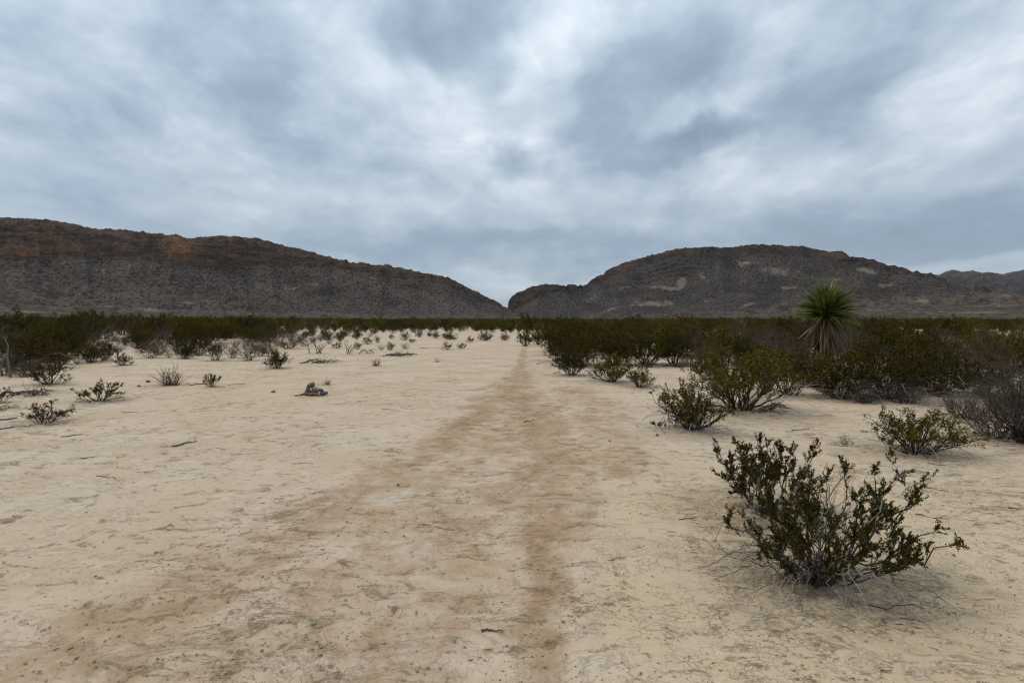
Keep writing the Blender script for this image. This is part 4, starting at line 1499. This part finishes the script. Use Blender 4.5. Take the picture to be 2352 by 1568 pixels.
for i, (a, b, c, d, lb, r, tw) in enumerate([
        (392, 1026, 452, 1014, 'dark stick with a tuft of debris on the open soil at left', .011, 5),
        (218, 1095, 262, 1100, 'short grey stick bent at its end, left foreground', .007, 0),
        (142, 1004, 190, 998, 'thin forked stick right below the low wide bush', .008, 3),
        (186, 1053, 236, 1048, 'thin pale stick above the bent one, left foreground', .006, 1),
        (282, 948, 320, 946, 'thin straight stick below the V-shaped bush', .007, 0),
        (0, 966, 42, 960, 'dark stick touching the left edge', .016, 1),
        (-10, 987, 60, 978, 'long bent stick at the left edge below the dark one', .010, 2),
        (440, 885, 480, 880, 'dark stick between the fan of stems and the small tufted bush', .014, 2),
        (520, 884, 562, 881, 'thin stick right of the small tufted bush', .008, 0),
        (2103, 1183, 2180, 1193, 'crooked twig on the soil right of the foremost bush', .006, 4),
        (1560, 1193, 1604, 1189, 'short broken twig on the soil left of the foremost bush', .006, 1),
        (2120, 1118, 2178, 1128, 'dark straight twig behind the foremost bush', .006, 1),
        (2316, 1166, 2346, 1169, 'short dark twig near the right edge', .007, 0),
        (2130, 1064, 2200, 1073, 'long thin twig below the yellow-green bush', .006, 0),
        (1800, 990, 1858, 984, 'thin twig on the open soil between the bushes', .007, 2),
        (2068, 1421, 2122, 1428, 'thick dark twig in front of the foremost bush', .006, 0),
        (2000, 1392, 2112, 1390, 'curved grey twig in front of the foremost bush', .005, 3),
        (1106, 1446, 1156, 1450, 'twig beside the path in the foreground', .006, 1),
        (1203, 969, 1228, 964, 'thin twig lying on the path', .006, 0),
        (880, 940, 905, 944, 'dark twig on the pale soil left of the path', .007, 1),
        (1270, 858, 1298, 853, 'stick at the foot of the round dark creosote bush', .010, 1),
        (1945, 1026, 1900, 1020, 'thin litter stick beside the dead seedling', .006, 2),
        (640, 838, 600, 836, 'thin stick in front of the bare grey shrubs', .010, 1),
        (720, 1066, 690, 1062, 'pale splinter on the open soil', .005, 0),
        (1230, 836, 1262, 834, 'stick on the soil right of the path near the clump', .010, 2),
        (965, 800, 1010, 801, 'dark stick between the small bushes', .018, 1)]):
    stick(a, b, c, d, lb, 500 + i, r, tw)

# loose stones one can pick out
STN = [stone_material('field_stone', (.07, .058, .048), (.19, .155, .12))]
for i, (x, y, w, lb) in enumerate([
        (627, 901, 9, 'small dark stone left of the stone heap'),
        (320, 888, 8, 'small stone between two V-shaped bushes'),
        (914, 1114, 6, 'dark upright pebble left of the path'),
        (1510, 1000, 7, 'dark pebble left of the tiny seedling'),
        (2060, 1030, 6, 'dark pebble left of the yellow-green bush'),
        (340, 878, 9, 'clod behind the V-shaped bush'),
        (700, 906, 8, 'loose stone just left of the stone heap'),
        (1400, 1012, 5, 'dark pebble right of the path'),
        (2190, 1276, 7, 'pebble right of the foremost bush')]):
    X, Y, z, s = G(x, y)
    me = rock_mesh('stone', 700 + i, (w / s, w / s * .8, w / s * .7), STN[0], 2)
    obj('stone', me, loc=(X, Y, z + w / s * .18), label=lb, cat='stone')


# ------------------------------------------------------------------ random scrub: single bushes first, then the far mass
EDGE = [(-900, 905), (-200, 890), (0, 866), (130, 852), (170, 832), (260, 806), (300, 806), (420, 818), (620, 814), (640, 797), (760, 782), (860, 768),
        (1000, 764), (1100, 769), (1180, 765), (1262, 768), (1272, 838), (1600, 838), (1640, 850), (1800, 880), (1900, 905), (2200, 915), (2352, 960), (2700, 1000), (3300, 1010)]


def scrub():
    rng = np.random.default_rng(2024)
    rr = random.Random(99)
    placed = [(o.location.x, o.location.y) for o in SC.objects if o.parent is None and o.get('category') in ('bush', 'dry shrub', 'brown shrub', 'yucca')]
    zones = [(-900, 640, 'left', 'creosote and tar bushes of the thicket left of the bare soil'),
             (640, 1265, 'mid', 'bushes of the far flat at the end of the path'),
             (1265, 1900, 'right', 'bushes of the thicket right of the path'),
             (1900, 3300, 'edge', 'bushes of the open scrub beyond the yucca')]
    LBL = {
        'left': {'creosote': 'dark green bush in the dense thicket left of the bare soil', 'olive': 'olive bush in the dense thicket left of the bare soil',
                 'dry': 'leafless grey shrub among the bushes of the left thicket', 'brush': 'brown shrub among the bushes of the left thicket'},
        'mid': {'creosote': 'dark green bush on the far flat at the end of the path', 'olive': 'olive bush on the far flat at the end of the path',
                'dry': 'leafless grey shrub on the far flat at the end of the path', 'brush': 'brown shrub on the far flat at the end of the path'},
        'right': {'creosote': 'dark green bush in the thicket right of the path', 'olive': 'olive bush in the thicket right of the path',
                  'dry': 'leafless grey shrub in the thicket right of the path', 'brush': 'brown shrub in the thicket between path and yucca'},
        'edge': {'creosote': 'dark green bush in the open scrub beyond the yucca', 'olive': 'olive bush in the open scrub beyond the yucca',
                 'dry': 'leafless grey shrub in the open scrub beyond the yucca', 'brush': 'brown shrub in the open scrub beyond the yucca'}}
    # candidates: jittered by distance
    cand = []
    N = 26000
    # area-uniform in a wedge, thinning with distance
    r = np.sqrt(rng.uniform(9 ** 2, 520 ** 2, N * 3))
    keep = rng.random(N * 3) < np.where(r < 120, 1.0, np.maximum(.25, 120 / r))
    r = r[keep]
    az = rng.uniform(rad(-50), rad(50), len(r))
    order = np.argsort(r)
    r, az = r[order], az[order]
    X, Y = r * np.sin(az), r * np.cos(az)
    u, v = project(X, Y, gz(X, Y))
    lim = np.interp(u, [e[0] for e in EDGE], [e[1] for e in EDGE])
    cell = {}
    for x, y in placed:
        cell.setdefault((int(x // 3), int(y // 3)), []).append((x, y))
    clear = fbm(X / 11, Y / 11, 2, 5)
    singles, far = [], []
    for i in range(len(r)):
        if v[i] > lim[i]:
            continue
        if u[i] > 2050 and v[i] > 757 and v[i] < 830 and clear[i] > -.15:
            continue
        if 640 < u[i] < 1265 and v[i] > 752 and clear[i] > .1:
            continue
        if r[i] < 130 and clear[i] > .52:
            continue
        dmin = (1.0 if u[i] < 640 else (.8 if u[i] > 1540 else 1.0)) if r[i] < 60 else 1.5
        ci, cj = int(X[i] // 3), int(Y[i] // 3)
        ok = True
        for a in (-1, 0, 1):
            for b in (-1, 0, 1):
                for (px, py) in cell.get((ci + a, cj + b), ()):
                    if (px - X[i]) ** 2 + (py - Y[i]) ** 2 < dmin * dmin:
                        ok = False
                        break
                if not ok:
                    break
            if not ok:
                break
        if not ok:
            continue
        cell.setdefault((ci, cj), []).append((X[i], Y[i]))
        if r[i] < 20 and abs(u[i] - 1893) < 55:
            continue
        inview = -40 < u[i] < 2392
        k = rr.random()
        if u[i] > 2120 and r[i] < 30:
            kind = 'brush' if k < .45 else ('dry' if k < .65 else 'olive')
        elif 1560 < u[i] < 1960 and r[i] < 60:
            kind = 'brush' if k < .5 else ('olive' if k < .72 else ('dry' if k < .86 else 'creosote'))
        else:
            kind = 'creosote' if k < .40 else ('olive' if k < .76 else ('dry' if k < .87 else 'brush'))
        front = lim[i] - v[i] < 22 and r[i] < 70 and u[i] < 1000
        if front and k < .62:
            kind = 'dry' if k < .40 else 'brush'
        h = rr.uniform(1.1, 1.7) * (1.0 if not front else (.55 if kind == 'dry' else .75)) * (.78 if kind in ('dry',) else 1.0)
        if u[i] < 640 and r[i] < 26:
            h *= rr.uniform(.62, 1.0)
        if u[i] > 1540 and r[i] < 22:
            h *= rr.uniform(.55, 1.0)
        if 640 < u[i] < 1265 and r[i] < 90:
            h *= .8
        if r[i] > 45:
            h *= rr.choice((.75, .85, .92, 1.0, 1.05, 1.15, 1.32)) * .95 * (1.0 + .24 * min(1.0, max(0.0, (900 - u[i]) / 700)))
        if 55 < r[i] < 230 and rr.random() < .03:
            h = rr.uniform(1.8, 2.3)
        w = h * rr.uniform(1.05, 1.6)
        rec = (kind, X[i], Y[i], w, h, u[i])
        if inview and len(singles) < 330:
            singles.append(rec)
        elif -900 < u[i] < 3300:
            far.append(rec)
    marks = [(0, 'the pale forked snag'), (110, 'the bushy olive shrub'), (232, 'the spreading V-shaped bush'), (290, 'the small V-shaped bush'),
             (392, 'the fan of bare grey stems'), (487, 'the small tufted bush'), (560, 'the bare grey shrubs'), (636, 'the lone round brownish bush'),
             (722, 'the stone heap'), (790, 'the leaning dead branches'), (862, 'the little spiky clump'), (920, 'the flat twig pile'),
             (1004, 'the small tuft of broken twigs'), (1060, 'the paired small bushes'), (1200, 'the end of the path'), (1312, 'the round dark bush'),
             (1403, 'the airy olive bush'), (1475, 'the small thin-stemmed bush'), (1592, 'the dark leafy bush'), (1700, 'the big rounded olive bush'),
             (1812, 'the olive bush on bare stems'), (1893, 'the yucca'), (2035, 'the broad green-gold bush'), (2150, 'the dark bush ending the thicket'),
             (2275, 'the sprawling grey twigs'), (2350, 'the green bush at the right edge')]
    ords = ['nearest', 'second', 'third', 'fourth', 'fifth', 'sixth', 'seventh', 'eighth', 'ninth', 'tenth', 'eleventh', 'twelfth', 'thirteenth', 'fourteenth', 'fifteenth', 'sixteenth', 'seventeenth', 'eighteenth', 'nineteenth', 'twentieth', 'twenty-first', 'twenty-second', 'twenty-third', 'twenty-fourth', 'twenty-fifth', 'twenty-sixth', 'twenty-seventh', 'twenty-eighth', 'twenty-ninth', 'thirtieth']
    word = {'creosote': 'dark green bush', 'olive': 'olive bush', 'dry': 'leafless grey shrub', 'brush': 'brown shrub'}
    count = {}
    for kind, x, y, w, h, uu in singles:
        for a, b, zn, gname in zones:
            if a <= uu < b:
                break
        mk = min(marks, key=lambda q: abs(q[0] - uu))[1]
        c_ = count[(kind, mk)] = count.get((kind, mk), 0) + 1
        put_plant(kind, (x, y, float(gz(x, y)) - .02), w, h, '%s %s of the scrub behind %s' % (ords[min(c_, 30) - 1], word[kind], mk),
                  LBL[zn][kind].replace(' bush ', ' bushes ').replace(' shrub ', ' shrubs '), rng=rr)
        LITTER.append((x, y, w * .7, .8))
    # knee-high growth along the edge of the thickets
    n2 = 0
    for q in range(1200):
        uu = rr.uniform(-60, 1010) if rr.random() < .72 else rr.uniform(1280, 2380)
        lm_ = float(np.interp(uu, [e[0] for e in EDGE], [e[1] for e in EDGE]))
        vv = lm_ + rr.uniform(-26, 7)
        x, y, z, sc_ = G(uu, vv)
        if math.hypot(x, y) > 58 or n2 >= 84 or (1840 < uu < 1950 and vv < 846):
            continue
        near = min((px - x) ** 2 + (py - y) ** 2 for a in (-1, 0, 1) for b in (-1, 0, 1)
                   for px, py in cell.get((int(x // 3) + a, int(y // 3) + b), [(1e3, 1e3)]))
        if near < .45 ** 2:
            continue
        cell.setdefault((int(x // 3), int(y // 3)), []).append((x, y))
        n2 += 1
        k = rr.random()
        kind = 'dry' if k < .5 else ('brush' if k < .68 else 'sparse')
        h = rr.uniform(.28, .62)
        mk = min(marks, key=lambda q: abs(q[0] - uu))[1]
        key = ('low ' + kind, mk)
        c_ = count[key] = count.get(key, 0) + 1
        wd = {'dry': 'low leafless grey shrub', 'brush': 'low brown shrub', 'sparse': 'low olive bush'}[kind]
        put_plant(kind, (x, y, z - .01), h * rr.uniform(1.3, 2.2), h, '%s %s edging the thicket behind %s' % (ords[min(c_, 30) - 1], wd, mk),
                  'low growth along the edge of the thickets', rng=rr)
        LITTER.append((x, y, .5, .8))
    # the rest: one object that scatters low bushes
    pts = np.array([(x, y, float(gz(x, y)) - .03) for _, x, y, *_ in far], dtype=np.float32)
    scl = np.array([(w / 1.5, w / 1.5, h / 1.3) for _, x, y, w, h, _ in far], dtype=np.float32)
    rot = np.array([(0, 0, rr.uniform(0, 6.28)) for _ in far], dtype=np.float32)
    kid = {'creosote': (0, 1), 'olive': (2, 3), 'dry': (4,), 'brush': (5,)}
    idx = np.array([rr.choice(kid[f[0]]) for f in far], dtype=np.int32)
    me = bpy.data.meshes.new('far_scrub')
    me.vertices.add(len(pts))
    me.vertices.foreach_set('co', pts.ravel())
    for nm, arr in (('scl', scl), ('rot', rot)):
        a = me.attributes.new(nm, 'FLOAT_VECTOR', 'POINT')
        a.data.foreach_set('vector', arr.ravel())
    a = me.attributes.new('pick', 'INT', 'POINT')
    a.data.foreach_set('value', idx)
    o = obj('far_scrub', me, label='dense dark belt of distant scrub in front of the mountains', cat='scrub', kind='stuff')

    def low(seed, mat, leafy=True, bark=M_BARK):
        g2 = np.random.default_rng(seed)
        tips = dome_tips(g2, 12, 1.2, 1.3, .4, .25)
        P, R = stems_to(g2, tips, .08, 5, .014, .45, .03)
        g = Geo()
        g.tubes(P, R, 3, 0)
        S, RS = children_of(P, R, g2, 6, .25, .45, .3, .8, 4)
        g.tubes(S, RS * 1.4, 3, 0)
        if leafy:
            pos, tan = along(S, g2, 11, .1)
            put_leaves(g, g2, pos, tan, .085, 1, 1.0, .6, .2)
        else:
            T, RT = children_of(S, RS, g2, 5, .2, .25, .1, .9, 3)
            g.tubes(T, RT * 1.6, 3, 0)
        return g.build('scrub_bush', [bark, mat])
    ms = [low(801, M_LEAF), low(802, M_LEAF), low(803, M_LEAF_OLIVE), low(804, M_LEAF_OLIVE), low(805, M_LEAF, False, M_BARK_GREY), low(806, M_LEAF_BROWN, True, M_TWIG_BROWN)]
    ng = bpy.data.node_groups.new('scatter_scrub', 'GeometryNodeTree')
    ng.interface.new_socket('Geometry', in_out='INPUT', socket_type='NodeSocketGeometry')
    ng.interface.new_socket('Geometry', in_out='OUTPUT', socket_type='NodeSocketGeometry')
    N_ = ng.nodes
    gi, go = N_.new('NodeGroupInput'), N_.new('NodeGroupOutput')

    def attr(nm, typ):
        nd = N_.new('GeometryNodeInputNamedAttribute')
        nd.data_type = typ
        nd.inputs['Name'].default_value = nm
        return [s for s in nd.outputs if s.enabled][0]
    last = gi.outputs[0]
    join = N_.new('GeometryNodeJoinGeometry')
    pick = attr('pick', 'INT')
    for k, m_ in enumerate(ms):
        po = bpy.data.objects.new('scrub_bush', m_)
        oi = N_.new('GeometryNodeObjectInfo')
        oi.inputs['Object'].default_value = po
        cmp = N_.new('FunctionNodeCompare')
        cmp.data_type = 'INT'
        cmp.operation = 'EQUAL'
        ia = [s for s in cmp.inputs if s.enabled]
        ng.links.new(pick, ia[0])
        ia[1].default_value = k
        ip = N_.new('GeometryNodeInstanceOnPoints')
        ng.links.new(gi.outputs[0], ip.inputs['Points'])
        ng.links.new(cmp.outputs[0], ip.inputs['Selection'])
        ng.links.new(oi.outputs['Geometry'], ip.inputs['Instance'])
        ng.links.new(attr('rot', 'FLOAT_VECTOR'), ip.inputs['Rotation'])
        ng.links.new(attr('scl', 'FLOAT_VECTOR'), ip.inputs['Scale'])
        ng.links.new(ip.outputs[0], join.inputs[0])
    ng.links.new(join.outputs[0], go.inputs[0])
    md = o.modifiers.new('scatter', 'NODES')
    md.node_group = ng
    print('singles', len(singles), 'far', len(far))


scrub()
build_ground()


# ------------------------------------------------------------------ crumbs of soil and fallen leaf bits
def crumbs():
    rng = np.random.default_rng(606)
    n = 9500
    y = rng.uniform(0, 1, n) ** 1.2
    py = 1640 - y * 760
    pxs = rng.uniform(-80, 2440, n)
    oct_v = np.array([(1, 0, 0), (-1, 0, 0), (0, 1, 0), (0, -1, 0), (0, 0, 1), (0, 0, -1)], float)
    oct_f = np.array([(0, 2, 4), (2, 1, 4), (1, 3, 4), (3, 0, 4), (2, 0, 5), (1, 2, 5), (3, 1, 5), (0, 3, 5)])
    keep = fbm(pxs / 130, py / 40, 3, 91) + .25 * rng.normal(size=n) > -.1
    V, F = [], []
    k = 0
    for x, yy in zip(pxs[keep], py[keep]):
        X, Y, z, s = G(x, yy)
        r = min(.028, abs(rng.normal(0, .0036)) + .0014)
        v = oct_v * rng.uniform(.6, 1.3, (6, 1)) * r * np.array([1.2, 1.0, .6])
        a = rng.uniform(0, 6.28)
        ca, sa = math.cos(a), math.sin(a)
        v = np.stack([v[:, 0] * ca - v[:, 1] * sa, v[:, 0] * sa + v[:, 1] * ca, v[:, 2]], -1) + (X, Y, z + r * .2)
        V.append(v)
        F.append(oct_f + k)
        k += 6
    m, t, bs = new_mat('soil_crumb')
    g = t.node('ShaderNodeNewGeometry')
    t.l.new(t.mix(g.outputs['Random Per Island'], (.25, .19, .125), (.47, .37, .25)), bs.inputs['Base Color'])
    bs.inputs['Roughness'].default_value = .95
    me = mesh_np('soil_crumbs', np.concatenate(V), np.concatenate(F), [m])
    obj('soil_crumbs', me, label='crumbs of dry soil and grit strewn over the ground', cat='grit', kind='stuff')
    # twig and leaf litter below the plants
    g = Geo()
    P, R = [], []
    for lx, ly, lr, amt in LITTER:
        d = math.hypot(lx, ly)
        if d > 26:
            continue
        cnt = int(60 * amt * min(1.5, lr) * (1.6 if d < 6 else 1))
        for _ in range(cnt):
            a, q = rng.uniform(0, 6.28), abs(rng.normal(0, .55)) * lr
            x, y = lx + math.cos(a) * q, ly + math.sin(a) * q
            L = rng.uniform(.012, .07) * (1 + d / 18)
            b = rng.uniform(0, 3.14)
            z = float(gz(x, y)) + .004
            dx, dy = math.cos(b) * L / 2, math.sin(b) * L / 2
            P.append([(x - dx, y - dy, z), (x + rng.normal(0, .15) * L, y + rng.normal(0, .15) * L, z + rng.uniform(0, .006)), (x + dx, y + dy, z)])
            w = rng.uniform(.0009, .0024) * (1 + d / 14)
            R.append([w, w, w * .5])
    g.tubes(np.array(P), np.array(R), 3)
    obj('twig_litter', g.build('twig_litter', [M_STICK]), label='fine twig litter lying below the bushes', cat='litter', kind='stuff')


crumbs()


def haze():
    import bmesh
    bm = bmesh.new()
    bmesh.ops.create_cube(bm, size=1.0)
    for v in bm.verts:
        v.co = (v.co.x * 29000, v.co.y * 29000, -3.0 + (v.co.z + .5) * 1203.0)
    me = bpy.data.meshes.new('haze')
    bm.to_mesh(me)
    bm.free()
    m = bpy.data.materials.new('haze_air')
    m.use_nodes = True
    m.node_tree.nodes.clear()
    t = NT(m.node_tree)
    out = t.node('ShaderNodeOutputMaterial')
    v = t.node('ShaderNodeVolumePrincipled', {'Color': (.80, .90, 1.0, 1), 'Density': 0.0000062, 'Anisotropy': 0.2})
    t.l.new(v.outputs[0], out.inputs['Volume'])
    me.materials.append(m)
    obj('haze', me, label='thin bluish haze in the air over the desert', cat='haze', kind='stuff')


haze()
